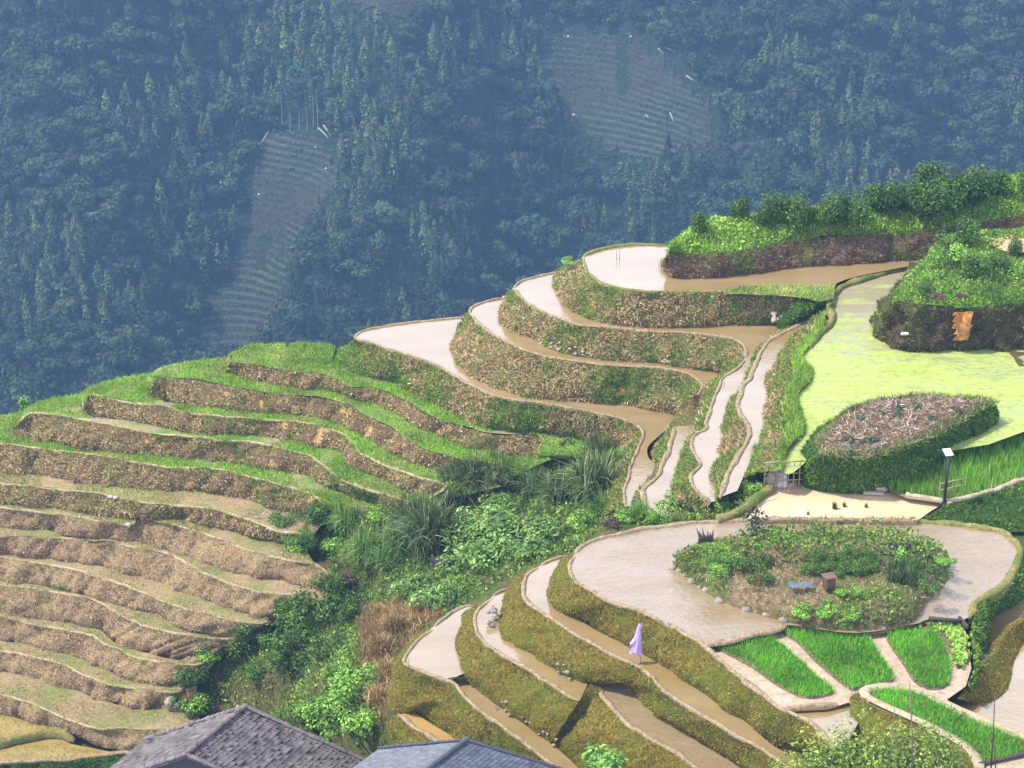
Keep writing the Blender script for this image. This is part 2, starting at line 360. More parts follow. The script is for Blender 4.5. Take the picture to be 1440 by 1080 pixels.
M['rimline'] = earth_mat('trodden_rim', [(0.3, (0.26, 0.19, 0.11)), (0.55, (0.46, 0.36, 0.22)), (0.75, (0.58, 0.47, 0.32))], 5, (0.28, 0.26, 0.1), 0.5)
# ---------------------------------------------------------------- levels (metres above the lower pond)
Z = dict(A=0.0, B=-1.9, C=-3.75, C2=-3.85, D=-5.5, E=-6.0, E2=-6.3, F=-8.0, G=-0.4, G5=-0.6, H=-0.15, J=-1.5, J3=-1.9, J4=-1.6,
         P=0.2, R=0.5, D0=1.5, S=0.4, T1=1.8, T2=-0.3, T3=-2.0, T3b=-2.6, T4=-4.3, T4b=-4.5,
         L1=-6.5, L2=-7.5, L3=-8.65, L4=-9.7, L5=-11.0, L6=-12.4, L7=-13.5, L8=-14.8, L9=-16.1, L10=-17.25, L11=-18.8, L12=-20.0, L13=-21.1, Y=-22.0)
CTRL = []            # control points of the ground under everything
CLAMP = []           # (world polygon, height): the ground stays below these
STRIPS = []          # bank surfaces to grow straw on

def ctrl(p): CTRL.extend(np.atleast_2d(p).tolist())

def horiz_out(R, T):
    d = (T-R)[:, :2]; l = np.linalg.norm(d, axis=1)[:, None]; t = np.gradient(R[:, :2], axis=0); t /= np.linalg.norm(t, axis=1)[:, None]+1e-9
    nrm = np.c_[t[:, 1], -t[:, 0]]; s = np.sign(np.sum((nrm*d).sum(1))) or 1.0
    return np.c_[nrm*s, np.zeros(len(R))]

def tube_bund(c, out, w, h, drop=0.45, seed=0):
    """Rounded mud ridge along a rim; OUT points away from the field."""
    prof = [(-0.5, -drop*0.5), (-0.46, 0.35), (-0.25, 0.85), (0.08, 1.0), (0.38, 0.75), (0.5, 0.2), (0.35, -drop*1.5)]
    k = 1+0.35*fbm(c*1.3+seed, 3, 3)[:, None]; hz = 1+0.45*fbm(c*2.4+seed, 5, 3)[:, None]; c = c+out*(0.07*fbm(c*0.9+seed, 6, 3))[:, None]; rows = []
    al = np.r_[0, np.cumsum(np.linalg.norm(np.diff(c, axis=0), axis=1))]; tp = np.clip(np.minimum(al, al[-1]-al)/0.6, 0, 1)[:, None]**.5; k = k*(.25+.75*tp); hz = hz*tp-(1-tp)*.6
    for a, b in prof:
        q = c+out*(a*w)*k; q = q.copy(); q[:, 2:3] += (b*h*hz if b > 0 else b*h*2.2); rows.append(q)
    return np.vstack(rows), grid_faces(len(prof), len(c))

def bank(label, rim, zt, toe, zb, style='T', bund=True, bw=0.2, bh=0.09, group=None, bundmat='bund', dens=1.0, bulge=0.12, cracks=0, name='terrace_bank', rough=0.17, under=0.14):
    """An earth bank from its rim down to its toe: bank surface, mud ridge along the rim."""
    R = curve(rim, zt, 0.1); T = curve(toe, zb, 0.1)
    L = max(np.linalg.norm(np.diff(R, axis=0), axis=1).sum(), np.linalg.norm(np.diff(T, axis=0), axis=1).sum())
    n = max(8, int(L/0.2)); R = resample(R, n); T = resample(T, n)
    h = float(np.mean(R[:, 2]-T[:, 2])); nr = max(6, int(abs(h)/0.17)+2); out = horiz_out(R, T)
    s = np.linspace(0, 1, nr)[:, None, None]
    V = R[None]*(1-s)+T[None]*s+out[None]*(bulge*np.sin(np.pi*s)-under*np.clip((s-.72)/.28, 0, 1)**1.5)
    V[-1] += -0.3*np.array((0, 0, 1))
    N = out+np.array((0, 0, 0.5)); d = fbm(V*0.7, 11, 3)*rough*1.1+fbm(V*2.6, 21, 3)*rough*0.75+np.maximum(0, fbm(V*np.array((.9, .9, .3)), 31, 2))*-rough
    if cracks:
        g = np.random.default_rng(len(label)*7+n); al = np.arange(n)*0.2
        for x in g.uniform(1, max(2, al[-1]-1), cracks):
            line = al[None, :]-x-0.35*np.sin(np.linspace(0, 3, nr))[:, None]*g.normal(); d = d-g.uniform(.2, .45)*np.exp(-(line/.16)**2)*np.linspace(.4, 1, nr)[:, None]
        for x in g.uniform(1, max(2, al[-1]-1), cracks+2): d = d-g.uniform(.1, .3)*np.exp(-((al[None]-x)/g.uniform(.4, 1.0))**2)*np.sin(np.linspace(0.2, 2.9, nr))[:, None]
    fade = np.minimum(1, np.minimum(s[..., 0]*5+0.25, 1)); V = V+N[None]*(d*fade)[..., None]
    base = R.mean(0).copy(); base[2] = zb
    th = empty(name, base, label, 'earth bank', group)
    F = grid_faces(nr, n)
    mesh_obj('bank_face', V.reshape(-1, 3), F, M[style], th)
    if bund:
        bv, bf = tube_bund(R-out*0.1, out, bw, bh); mesh_obj('mud_ridge', bv, bf, M[bundmat], th)
    STRIPS.append((th, V.reshape(-1, 3), F, style, dens, out))
    ctrl(R+np.array((0, 0, -1.3))); ctrl(T+np.array((0, 0, -0.6)))
    CLAMP.append((np.vstack([R[::4, :2], T[::-4, :2]]), zb-0.15))
    offs = ((T-R)*out).sum(1)
    return R, T, th

def lip(label, pts, z, w=0.22, h=0.1, mat='bund', fall=True, away=None, name='mud_bund', group=None, steep=1.0):
    """A free mud ridge along the outer (far) edge of a field, the ground falling off beyond it."""
    c = curve(pts, z, 0.25); t = np.gradient(c[:, :2], axis=0); t /= np.linalg.norm(t, axis=1)[:, None]+1e-9
    o2 = np.c_[-t[:, 1], t[:, 0], np.zeros(len(c))]
    ref = np.array(away if away is not None else (0.0, 1.0)); 
    if (o2[:, :2] @ ref).sum() < 0: o2 = -o2
    V, F = tube_bund(c, o2, w, h, 0.8)
    o = mesh_obj(name, V, F, M[mat]); tag(o, label, 'earth ridge', group)
    ctrl(c+o2*0.45+np.array((0, 0, -0.15)))
    if fall:
        for dist, dz in ((3, -1.6), (7, -5), (16, -13), (40, -38)): ctrl(c[::6]+o2[::6]*dist+np.array((0, 0, dz*steep)))
    return c

def flat(name, polyw, z, material, kind='structure', clamp=0.45, label=None):
    """A level surface (water, mud) over a world polygon."""
    p = np.asarray(polyw, float)[:, :2]; keep = np.r_[True, np.linalg.norm(np.diff(p, axis=0), axis=1) > 1e-3]; p = p[keep]
    V = np.c_[p, np.full(len(p), z)]
    tri = tessellate_polygon([[Vector(v) for v in V]])
    F = []
    for a, b, c in tri:
        ab, ac = V[b]-V[a], V[c]-V[a]
        F.append([a, b, c] if ab[0]*ac[1]-ab[1]*ac[0] > 0 else [a, c, b])
    o = mesh_obj(name, V, F, material, None, False); tag(o, label, None, None, kind)
    CLAMP.append((p[::3] if len(p) > 60 else p, z-clamp)); ctrl(V[::5]-np.array((0, 0, clamp+0.1)))
    return o

def pxpoly(pts, z, smooth=True, step=0.3):
    return curve(list(pts), z, step, closed=True) if smooth else np.array([P(x, y, z) for x, y in pts])

def pond(name, front, back, z, mat):
    """Water between a front rim and a back line given as world curves."""
    return flat(name, np.vstack([front[:, :2], back[::-1, :2]]), z, M[mat])

def inside(poly, pts):
    poly = np.asarray(poly)[:, :2]; x, y = pts[:, 0], pts[:, 1]; r = np.zeros(len(pts), bool)
    x0, y0 = poly.min(0); x1, y1 = poly.max(0); c = (x >= x0) & (x <= x1) & (y >= y0) & (y <= y1)
    xi, yi = x[c], y[c]; q = np.zeros(len(xi), bool); j = len(poly)-1
    for i in range(len(poly)):
        a, b = poly[i], poly[j]
        cond = ((a[1] > yi) != (b[1] > yi)) & (xi < (b[0]-a[0])*(yi-a[1])/(b[1]-a[1]+1e-12)+a[0]); q ^= cond; j = i
    r[c] = q; return r

def loft(name, curves, material, n=None, parent=None, amp=0.1, kind=None, step=0.3):
    """A surface through a list of world polylines."""
    n = n or max(int(np.linalg.norm(np.diff(c, axis=0), axis=1).sum()/step) for c in curves)+2
    cs = [resample(c, n) for c in curves]; rows = []
    for a, b in zip(cs[:-1], cs[1:]):
        m = max(2, int(np.linalg.norm(b-a, axis=1).mean()/step)+1)
        for s in np.linspace(0, 1, m, endpoint=False): rows.append(a*(1-s)+b*s)
    rows.append(cs[-1]); V = np.array(rows); sh = V.shape
    V[..., 2] += fbm(V*0.8, 41, 3)*amp
    F = grid_faces(sh[0], sh[1]); o = mesh_obj(name, V.reshape(-1, 3), F, material, parent)
    if kind: tag(o, kind=kind)
    CLAMP.append((np.vstack([cs[0][:, :2], cs[-1][::-1, :2]]), min(c[:, 2].min() for c in cs)-0.6))
    for c in cs: ctrl(c[::4]-np.array((0, 0, 0.8)))
    return V.reshape(-1, 3), F, o

# ================================================================ upper ponds
t1_rim = [(818, 362), (823, 380), (837, 394), (859, 403), (896, 410), (940, 411), (1018, 411), (1073, 412), (1129, 417)]
t1_toe = [(788, 381), (775, 404), (784, 425), (796, 437), (815, 447), (851, 455), (907, 461), (990, 460), (1082, 458), (1092, 456)]
R1, T1, _ = bank('weedy straw bank under the topmost pale pond, curving round its left end', t1_rim, Z['T1'], t1_toe, Z['T2'], 'T', bundmat='bund_green', bw=0.22, bh=0.08)
t1_back = [(818, 362), (830, 356), (852, 350), (880, 346), (910, 345), (945, 346)]
lip('thin grassed mud ridge along the far edge of the topmost pond', t1_back, Z['T1'], 0.3, 0.14, 'bund_green')
flat('pond_water', np.vstack([curve(t1_back, Z['T1']), curve([(960, 360), (1010, 365), (1120, 352), (1240, 345), (1330, 345), (1330, 364), (1290, 372), (1200, 390), (1165, 404), (1129, 417)], Z['T1']), R1[::-1]]), Z['T1'], M['pale'])
# grass strip on the right part of that bank
g1a = curve([(1018, 408), (1060, 402), (1115, 402), (1160, 402), (1175, 398)], Z['T1']+0.12); g1b = curve([(1018, 414), (1073, 414), (1129, 419), (1150, 424), (1172, 420)], Z['T1']+0.1)
GR1 = loft('grass_strip', [g1a, g1b], M['turf'], kind='structure', amp=0.05)
# stub slope at the right end of the bank, above the small high channel
R1b, T1b, _ = bank('short grassy slope between the topmost pond and the narrow high channel', [(1129, 417), (1150, 424), (1172, 422), (1168, 432)], Z['T1'], [(1090, 457), (1104, 460), (1132, 449), (1150, 440)], Z['S'], 'M', bund=False)

t2_rim = [(720, 406), (736, 423), (757, 437), (792, 451), (807, 457), (860, 462), (907, 467), (960, 469), (1018, 475), (1040, 483), (1048, 494), (1046, 505), (1034, 519), (1018, 528), (1009, 544), (998, 572), (990, 594), (992, 602), (977, 610), (972, 622), (975, 639), (983, 653), (973, 664), (969, 672), (977, 689), (998, 706)]
k = t2_rim.index((1046, 505))
t2_toe = [(708, 422), (695, 451), (712, 466), (739, 475), (768, 492), (796, 500), (851, 508), (915, 512), (962, 519), (1000, 522), (1010, 528)]
R2, T2, _ = bank('pale straw bank with white stones under the second pond from the top', t2_rim[:k+1], Z['T2'], t2_toe, Z['T3'], 'T')
t2b_toe = [(1010, 528), (1002, 542), (985, 560), (973, 604), (962, 640), (948, 668), (945, 690), (962, 712), (985, 725)]
R2b, T2b, _ = bank('long grassy bank beside the winding channel that runs down from the second pond', t2_rim[k:], Z['T2'], t2b_toe, Z['T3b'], 'Tg')
t2_back = [(720, 406), (728, 399), (739, 393), (765, 387), (788, 382), (800, 380)]
lip('mud ridge along the far edge of the second pond from the top', t2_back, Z['T2'])
t2_right = [(1098, 459), (1080, 478), (1066, 498), (1060, 512), (1045, 530), (1029, 556), (1019, 585), (1009, 614), (1001, 643), (998, 664), (1001, 685), (1006, 703)]
CT2R = curve(t2_right, Z['T2'])+np.array((.6, 0, 0))
flat('pond_water', np.vstack([curve(t2_back[:5], Z['T2']), R1[14:], CT2R, np.vstack([R2, R2b])[::-1]]), Z['T2'], M['pale'])

t3_rim = [(660, 442), (679, 462), (714, 483), (739, 494), (784, 505), (851, 514), (934, 519), (971, 528), (983, 539), (984, 547), (978, 557)]
t3_toe = [(641, 462), (632, 492), (640, 511), (658, 529), (693, 546), (739, 559), (792, 566), (862, 571), (940, 581), (948, 588)]
R3, T3, _ = bank('pale straw bank under the third pond from the top', t3_rim, Z['T3'], t3_toe, Z['T4'], 'T')
t3_back = [(660, 442), (665, 432), (682, 425), (707, 420), (725, 416)]
lip('mud ridge along the far edge of the third pond from the top', t3_back, Z['T3'])
flat('pond_water', np.vstack([curve(t3_back[:4], Z['T3']), R2[6:], curve([(1012, 529), (1003, 541), (990, 552)], Z['T3']), R3[::-1]]), Z['T3'], M['pale'])

t4_rim = [(500, 477), (520, 482), (546, 492), (598, 508), (637, 529), (665, 543), (700, 559), (757, 567), (809, 576), (862, 587), (890, 596), (901, 606), (899, 622), (890, 643), (881, 672), (876, 693), (878, 712)]
k = 11
t4_toe = [(478, 490), (467, 506), (494, 527), (544, 536), (567, 549), (592, 563), (633, 583), (669, 602), (700, 607), (757, 611), (800, 616), (850, 632), (868, 640)]
R4, T4, _ = bank('broad green and tan bank under the lowest and longest of the four upper ponds', t4_rim[:k], Z['T4'], t4_toe, Z['L1'], 'Tg')
R4b, T4b, _ = bank('grassy bank beside the muddy tail of the fourth pond', t4_rim[k-1:], Z['T4'], [(866, 636), (858, 660), (850, 690), (846, 716), (850, 730)], Z['T4']-1.8, 'Tg')
t4_back = [(500, 477), (504, 470), (517, 464), (550, 458), (590, 453), (648, 447), (660, 446)]
lip('stone edged mud ridge along the far edge of the fourth pond', t4_back, Z['T4'])
t4r = [(948, 588), (944, 598), (930, 610), (911, 629), (913, 645), (922, 654), (910, 677), (894, 693), (886, 712)]
flat('pond_water', np.vstack([curve(t4_back[:6], Z['T4']), R3[8:], curve(t4r, Z['T4']), np.vstack([R4, R4b])[::-1]]), Z['T4'], M['pale'])

# narrow tail channel of the third level
tc_l = [(946, 600), (942, 620), (934, 643), (923, 668), (905, 685), (902, 695), (909, 716), (921, 726)]
Rc, Tc, _ = bank('small weedy bank between the muddy tail and the narrow lilac channel', tc_l, Z['T3b'], [(936, 606), (916, 629), (918, 645), (926, 656), (914, 679), (898, 695), (890, 714), (905, 735)], Z['T4'], 'Tg', bw=0.3)
flat('channel_water', np.vstack([Rc, curve([(921, 726), (930, 722), (930, 705), (940, 682), (948, 660), (958, 643), (970, 620), (981, 602), (968, 598)], Z['T3b'])+np.array((.5, 0, 0))]), Z['T3b'], M['pale'])
EC = loft('stony_slope', [curve([(966, 560), (978, 557), (987, 549), (1000, 541), (1012, 531)], Z['T3']+0.1), curve([(952, 578), (965, 576), (976, 574), (990, 566), (1003, 549)], Z['T3']-0.35), curve([(940, 600), (952, 600), (964, 601), (976, 603), (988, 585)], Z['T3b']-0.1)], M['T'], kind='structure', amp=0.14)
# high channel right of the second pond
s_l = [(1137, 447), (1120, 457), (1101, 467), (1084, 477), (1073, 486), (1067, 496), (1063, 508), (1056, 522), (1051, 533), (1044, 541), (1040, 552), (1035, 568), (1038, 580), (1046, 592), (1051, 606), (1046, 625), (1030, 650), (1018, 675), (1010, 700)]
Rs, Ts, _ = bank('straw bank between the winding channel and the high narrow channel', s_l, Z['S'], t2_right[:1]+[(1084, 478), (1070, 494), (1062, 512), (1046, 531), (1030, 556), (1020, 585), (1010, 614), (1002, 643), (999, 664), (1002, 685), (1008, 706)], Z['T2'], 'Tg', bw=0.3)
flat('channel_water', np.vstack([Rs, curve([(1020, 690), (1045, 640), (1072, 615), (1080, 590), (1074, 560), (1074, 535), (1086, 512), (1096, 495), (1110, 482), (1128, 468), (1150, 446)], Z['S'])+np.array((.6, 0, 0))]), Z['S'], M['pale'])

# ================================================================ duckweed pond
dk_edge = [(1234, 389), (1195, 400), (1173, 414), (1168, 430), (1173, 444), (1165, 458), (1148, 474), (1135, 492), (1129, 505), (1143, 522), (1140, 536), (1122, 556), (1128, 582), (1133, 606), (1118, 622), (1106, 640), (1101, 662)]
dk_out = [(1160, 436), (1142, 464), (1124, 484), (1113, 504), (1115, 525), (1106, 548), (1099, 575), (1102, 600), (1098, 620), (1090, 640), (1084, 662)]
dk_toe = [(1140, 450), (1124, 466), (1106, 484), (1090, 500), (1082, 520), (1072, 545), (1074, 570), (1072, 596), (1066, 618), (1054, 640), (1040, 672)]
CE = curve(dk_edge, Z['D0']+0.04)
Rd, Td, _ = bank('weedy bank below the grass path left of the duckweed pond', dk_out, Z['D0']+0.1, dk_toe, Z['S'], 'Tg', bund=False)
VERGE = loft('grass_path', [curve(dk_edge[5:], Z['D0']-0.1), curve([(x-3, y) for x, y in dk_edge[5:]], Z['D0']+0.22), Rd], M['turf'], kind='structure', amp=0.07)
lip('low grassed ridge between the topmost pond and the duckweed pond', [(1295, 372), (1262, 379), (1225, 390), (1192, 400), (1173, 413), (1166, 430), (1171, 446), (1163, 460), (1148, 475), (1136, 490)], Z['D0']+0.06, 0.45, 0.2, 'bund_green', fall=False)
flat('duckweed_water', np.vstack([curve([(1298, 370), (1262, 379), (1225, 390), (1192, 400)], Z['D0']), CE[8:], curve([(1101, 662), (1106, 667), (1116, 664), (1135, 648)], Z['D0']), pxpoly([(1200, 660), (1300, 640), (1390, 625), (1440, 607), (1560, 590), (1560, 400), (1400, 370)], Z['D0'], False)]), Z['D0'], M['duck'])

# ================================================================ hilltop with the orchard
k1_rim = [(936, 362), (945, 357), (976, 357), (1018, 355), (1073, 348), (1123, 337), (1179, 332), (1234, 331), (1290, 326), (1332, 321), (1373, 314), (1440, 303), (1540, 292)]
k1_toe = [(932, 380), (945, 391), (976, 392), (1007, 392), (1068, 384), (1123, 377), (1179, 373), (1234, 371), (1290, 367), (1330, 360), (1380, 352), (1440, 344), (1540, 332)]
Rk, Tk, K1 = bank('dry brown soil bank below the orchard hilltop, at the edge of the topmost pond', k1_rim, Z['T1']+1.5, k1_toe, Z['T1'], 'Kb', bund=False, rough=0.22)
k1_mid = curve([(938, 358, 3.5), (958, 343, 3.8), (985, 330, 4.0), (1040, 325, 4.0), (1120, 318, 4.0), (1200, 310, 4.0), (1290, 300, 4.1), (1373, 285, 4.1), (1440, 275, 4.1), (1540, 262, 4.1)], 4, 0.3)
k1_far = curve([(940, 352, 3.3), (965, 330, 3.7), (998, 316, 3.9), (1050, 306, 3.9), (1120, 300, 3.9), (1200, 288, 3.9), (1290, 274, 3.9), (1373, 258, 3.9), (1440, 246, 3.9), (1540, 232, 3.9)], 4, 0.3)
K1TOP = loft('hilltop', [Rk, k1_mid, k1_far, k1_far+np.array((0.5, 4.0, -2.5)), k1_far+np.array((1, 14.0, -13))], M['hillgrass'], kind='structure', amp=0.14)
for dist, dz in ((6, -5), (16, -15), (40, -40)): ctrl(k1_far[::8]+np.array((0, dist, dz)))
# knoll beside the duckweed pond
k2_rim = [(1300, 372, 2.3), (1278, 390, 3.2), (1262, 408, 3.9), (1254, 424, 4.3), (1270, 424, 4.3), (1318, 431, 4.3), (1373, 432, 4.3), (1440, 424, 4.3), (1540, 410, 4.3)]
k2_toe = [(1297, 375), (1276, 395), (1252, 420), (1232, 450), (1229, 467), (1243, 483), (1270, 494), (1345, 494), (1440, 495), (1540, 490)]
Rn, Tn, K2 = bank('dark soil bank of the bushy knoll, with a patch of bare orange earth', k2_rim, 4.3, k2_toe, Z['D0'], 'K', bund=False, rough=0.36)
k2_a = curve([(1304, 369, 2.6), (1290, 382, 4.0), (1283, 395, 4.6), (1288, 404, 4.8), (1330, 404, 4.9), (1380, 404, 4.9), (1440, 398, 4.9), (1540, 385, 4.9)], 4, 0.3)
k2_b = curve([(1308, 366, 3.0), (1312, 362, 4.6), (1322, 358, 5.2), (1350, 356, 5.3), (1390, 354, 5.4), (1440, 350, 5.4), (1540, 340, 5.4)], 4, 0.3)
k2_c = curve([(1312, 362, 3.0), (1330, 346, 4.8), (1345, 338, 5.3), (1370, 336, 5.5), (1400, 334, 5.5), (1440, 330, 5.5), (1540, 322, 5.5)], 4, 0.3)
K2TOP = loft('knoll_top', [Rn, k2_a, k2_b, k2_c, k2_c+np.array((0.3, 3.0, -1.0)), k2_c+np.array((0.3, 7.0, -3.4))], M['hillgrass'], kind='structure', amp=0.16)

# ================================================================ planted mound, mud pond, rice
m_top = [(1146, 621), (1171, 591), (1196, 572), (1240, 560), (1290, 556), (1346, 558), (1387, 560), (1398, 566), (1373, 580), (1332, 602), (1304, 616), (1262, 633), (1221, 644), (1180, 643), (1151, 640)]
m_toe = [(1118, 648), (1140, 612), (1172, 588), (1220, 570), (1290, 566), (1350, 572), (1405, 580), (1418, 607), (1373, 637), (1318, 660), (1284, 680), (1246, 692), (1218, 693), (1179, 693), (1129, 685)]
mt = resample(np.array([P(x, y, 2.75) for x, y in m_top+[m_top[0]]]), step=.1); mb = resample(np.array([P(x, y, Z['P']) for x, y in m_toe+[m_toe[0]]]), step=.1)
cen = mt.mean(0); mback = mt[:, 1] > cen[1]
# the far side is hidden: put its foot a little outside the crest
n = 260; mt = resample(mt, n); mb = resample(mb, n); d = mt[:, :2]-cen[:2]; d /= np.linalg.norm(d, axis=1)[:, None]
far = (d[:, 1] > 0.15); mb[far, :2] = mt[far, :2]+d[far]*0.45; mb[far, 2] = Z['D0']-0.2
mb[:, 0] = np.convolve(np.r_[mb[-3:, 0], mb[:, 0], mb[:3, 0]], np.ones(7)/7, 'valid'); mb[:, 1] = np.convolve(np.r_[mb[-3:, 1], mb[:, 1], mb[:3, 1]], np.ones(7)/7, 'valid')
mb[-1] = mb[0]; mt[-1] = mt[0]
nr = 9; s = np.linspace(0, 1, nr)[:, None, None]; V = mt[None]*(1-s)+mb[None]*s; out = np.c_[d, np.zeros(n)]
V[-1, :, 2] -= 0.3; V = V+out[None]*(0.15*np.sin(np.pi*s)+ (fbm(V*1.2, 8, 3)*0.16)[..., None]*np.sin(np.pi*np.clip(s, .1, .9)))
MOUND = empty('planted_mound', (cen[0], cen[1], Z['P']), 'flat topped earth mound clad in green creeper with dug soil on top', 'earth mound')
F = grid_faces(nr, n); mesh_obj('bank_face', V.reshape(-1, 3), F, M['M'], MOUND); STRIPS.append((MOUND, V.reshape(-1, 3), F, 'M', 1.0, out))
rings = [mt*(1-q)+cen*q+np.array((0, 0, 0.22*min(1, q*3))) for q in (0, .04, .1, .18, .27, .37, .48, .6, .72, .84, .97)]
V = np.array(rings); V[1:, :, 2] += fbm(V[1:]*1.9, 77, 4)*0.11
MTOP = (V.reshape(-1, 3), grid_faces(len(rings), n)); mesh_obj('soil_bed', *MTOP, M['dug'], MOUND)
ctrl(mt[::6]-np.array((0, 0, 2.4))); CLAMP.append((mb[::3, :2], Z['P']-0.4))
p_front = [(1048, 731), (1100, 729), (1151, 730), (1210, 731), (1262, 731), (1300, 733), (1340, 737)]
flat('pond_water', pxpoly([(1052, 729), (1068, 706), (1084, 686), (1110, 676), (1160, 672), (1230, 680), (1275, 697), (1332, 706), (1310, 718), (1290, 732), (1234, 731), (1150, 730)], Z['P'], False), Z['P'], M['clay'])
r_poly = [(1250, 690), (1240, 672), (1300, 645), (1380, 612), (1440, 596), (1560, 560), (1560, 640), (1440, 676), (1401, 691), (1359, 703), (1329, 708), (1276, 701)]
RICE = pxpoly(r_poly, Z['R'], False); flat('rice_paddy_mud', RICE, Z['R'], M['ripple'])
rb_rim = [(1328, 709), (1345, 705), (1365, 701), (1401, 690), (1440, 676), (1540, 640)]
rb_toe = [(1290, 733), (1330, 737), (1365, 741), (1401, 742), (1440, 742), (1540, 742)]
Rr, Tr, _ = bank('dark green grassy bank below the rice plot, right of the lamp post', rb_rim, Z['R'], rb_toe, 0.05, 'M', bw=0.3, bh=0.14, bundmat='concrete')

p_lip = [(1050, 731), (1068, 730), (1110, 730), (1151, 731), (1210, 731), (1262, 732), (1290, 733)]
lip('thin muddy ridge with weeds between the mud pond and the island pond', p_lip, Z['P'], .3, .1, fall=False, away=(0, -1))
# ================================================================ lower pond and island
a_back = [(807, 780), (815, 772), (833, 762), (871, 751), (913, 743), (986, 735), (1048, 732), (1140, 731), (1262, 731), (1346, 738), (1401, 747), (1423, 757), (1432, 769), (1432, 785), (1421, 811), (1401, 830), (1373, 847), (1362, 868)]
a_rim = [(807, 780), (798, 797), (803, 813), (820, 825), (840, 837), (873, 853), (896, 861), (934, 877), (962, 894), (984, 906), (1018, 936), (1059, 969), (1093, 997), (1129, 1012), (1150, 1030), (1165, 1050)]
a_toe = [(790, 788), (774, 805), (763, 830), (770, 850), (787, 863), (807, 868), (840, 888), (865, 900), (902, 919), (940, 946), (951, 954), (990, 980), (1032, 1011), (1073, 1034), (1115, 1053), (1140, 1062), (1160, 1078)]
Ra, Ta, _ = bank('tall olive turf bank between the island pond and the flooded step below it', a_rim, Z['A'], a_toe, Z['B'], 'A', bw=0.22, bh=0.08, rough=0.13)
CA = curve(a_back, Z['A'], 0.25); nb = int(len(CA)*0.56)
lip('curved mud ridge along the far edge of the island pond', a_back[:9], Z['A'], 0.26, 0.13, 'bund', fall=False, steep=0.5)
lip('grassy mud ridge round the right end of the island pond', a_back[8:], Z['A'], 0.36, 0.18, 'bund_green', fall=False, away=(1, 0))
a_bot = [(1362, 868), (1348, 873), (1307, 871), (1284, 878), (1200, 890), (1107, 879), (1059, 892), (1010, 903), (984, 907)]
ra10 = np.argmin(np.linalg.norm(Ra-P(984, 906, 0), axis=1))
flat('pond_water', np.vstack([CA, curve(a_bot, Z['A']), Ra[:ra10][::-1]]), Z['A'], M['ripple'])
lip('muddy ridge between the island pond and the seedling beds', a_bot[5:], Z['A'], 0.34, 0.09, fall=False)
i_toe = [(946, 796), (962, 808), (990, 831), (1018, 848), (1059, 861), (1107, 875), (1179, 886), (1240, 884), (1284, 874), (1300, 852), (1329, 813), (1334, 797), (1326, 783), (1300, 772), (1250, 766), (1180, 762), (1110, 764), (1040, 766), (990, 772), (957, 785)]
it = curve(i_toe+[i_toe[0]], Z['A'], 0.25); n = len(it); ic = it.mean(0); rows = []
for q, hz in ((0, -0.3), (0.0, 0.0), (0.03, 0.35), (0.07, 0.62), (0.14, 0.8), (0.24, 0.9), (0.36, 0.98), (0.5, 1.05), (0.64, 1.08), (0.8, 1.1), (0.97, 1.1)):
    r = it*(1-q)+ic*q; r[:, 2] = hz; rows.append(r)
V = np.array(rows); V[2:] += (fbm(V[2:]*0.9, 61, 4)*0.15)[..., None]*np.array((0.6, 0.6, 1.0))
ISL = empty('garden_island', (ic[0], ic[1], 0), 'overgrown garden island with stony edge in the lower pond', 'garden island')
IV = (V.reshape(-1, 3), grid_faces(len(rows), n)); mesh_obj('mound_ground', *IV, M['island'], ISL)

b_rim = [(757, 797), (745, 804), (737, 813), (733, 827), (740, 847), (773, 870), (807, 893), (840, 911), (873, 928), (907, 945), (929, 969), (962, 991), (1018, 1027), (1070, 1055), (1098, 1075), (1110, 1090)]
b_toe = [(740, 803), (722, 815), (708, 838), (699, 862), (697, 887), (713, 907), (740, 923), (773, 943), (803, 957), (835, 962), (857, 958), (882, 966), (907, 999), (948, 1022), (990, 1049), (1029, 1073), (1050, 1090)]
Rb, Tb, _ = bank('long olive turf bank below the flooded step where the purple cloth stands', b_rim, Z['B'], b_toe, Z['C'], 'A', bw=0.21, bh=0.08, rough=0.13)
b_back = [(757, 797), (770, 791), (787, 785), (800, 780)]
lip('mud ridge along the far edge of the step below the island pond', b_back, Z['B'], fall=False, steep=0.6)
flat('pond_water', np.vstack([curve(b_back[:3], Z['B']), Ra[4:], Rb[::-1]]), Z['B'], M['pale'])
c_rim = [(690, 841), (670, 857), (665, 873), (673, 897), (697, 917), (723, 933), (757, 953), (797, 980), (815, 986)]
c_toe = [(667, 853), (648, 870), (636, 900), (637, 930), (640, 950), (657, 967), (690, 990), (703, 1001), (740, 1022), (775, 1046)]
Rc1, Tc1, _ = bank('olive turf bank with loose rubble at its foot, left of the small corner pond', c_rim, Z['C'], c_toe, Z['E'], 'A', bw=0.21, bh=0.08, rough=0.13)
c_back = [(690, 841), (700, 835), (712, 830), (725, 824)]
lip('mud ridge along the far edge of the narrow third step', c_back, Z['C'], fall=False, steep=0.6)
rb = np.argmin(np.linalg.norm(Tb-P(830, 961, Z['C']), axis=1))
flat('pond_water', np.vstack([curve(c_back[:3], Z['C']), Rb[6:rb-16], Tb[rb-3:rb], Rc1[::-1]]), Z['C'], M['pale'])
c2_rim = [(857, 962), (843, 971), (846, 981), (857, 995), (879, 1017), (907, 1037), (948, 1059), (980, 1083), (1000, 1098)]
c2_toe = [(846, 960, -3.9), (826, 974, -3.9), (810, 988, -4.3), (794, 1012, -5.2), (777, 1044, -6.0), (788, 1062, -6.3), (805, 1080, -6.4), (830, 1100, -6.5), (850, 1112, -6.5)]
Rc2, Tc2, _ = bank('broad golden bank below the small corner pond, rubble along its foot', c2_rim, Z['C2'], c2_toe, Z['E2'], 'A', bw=0.26, rough=0.15)
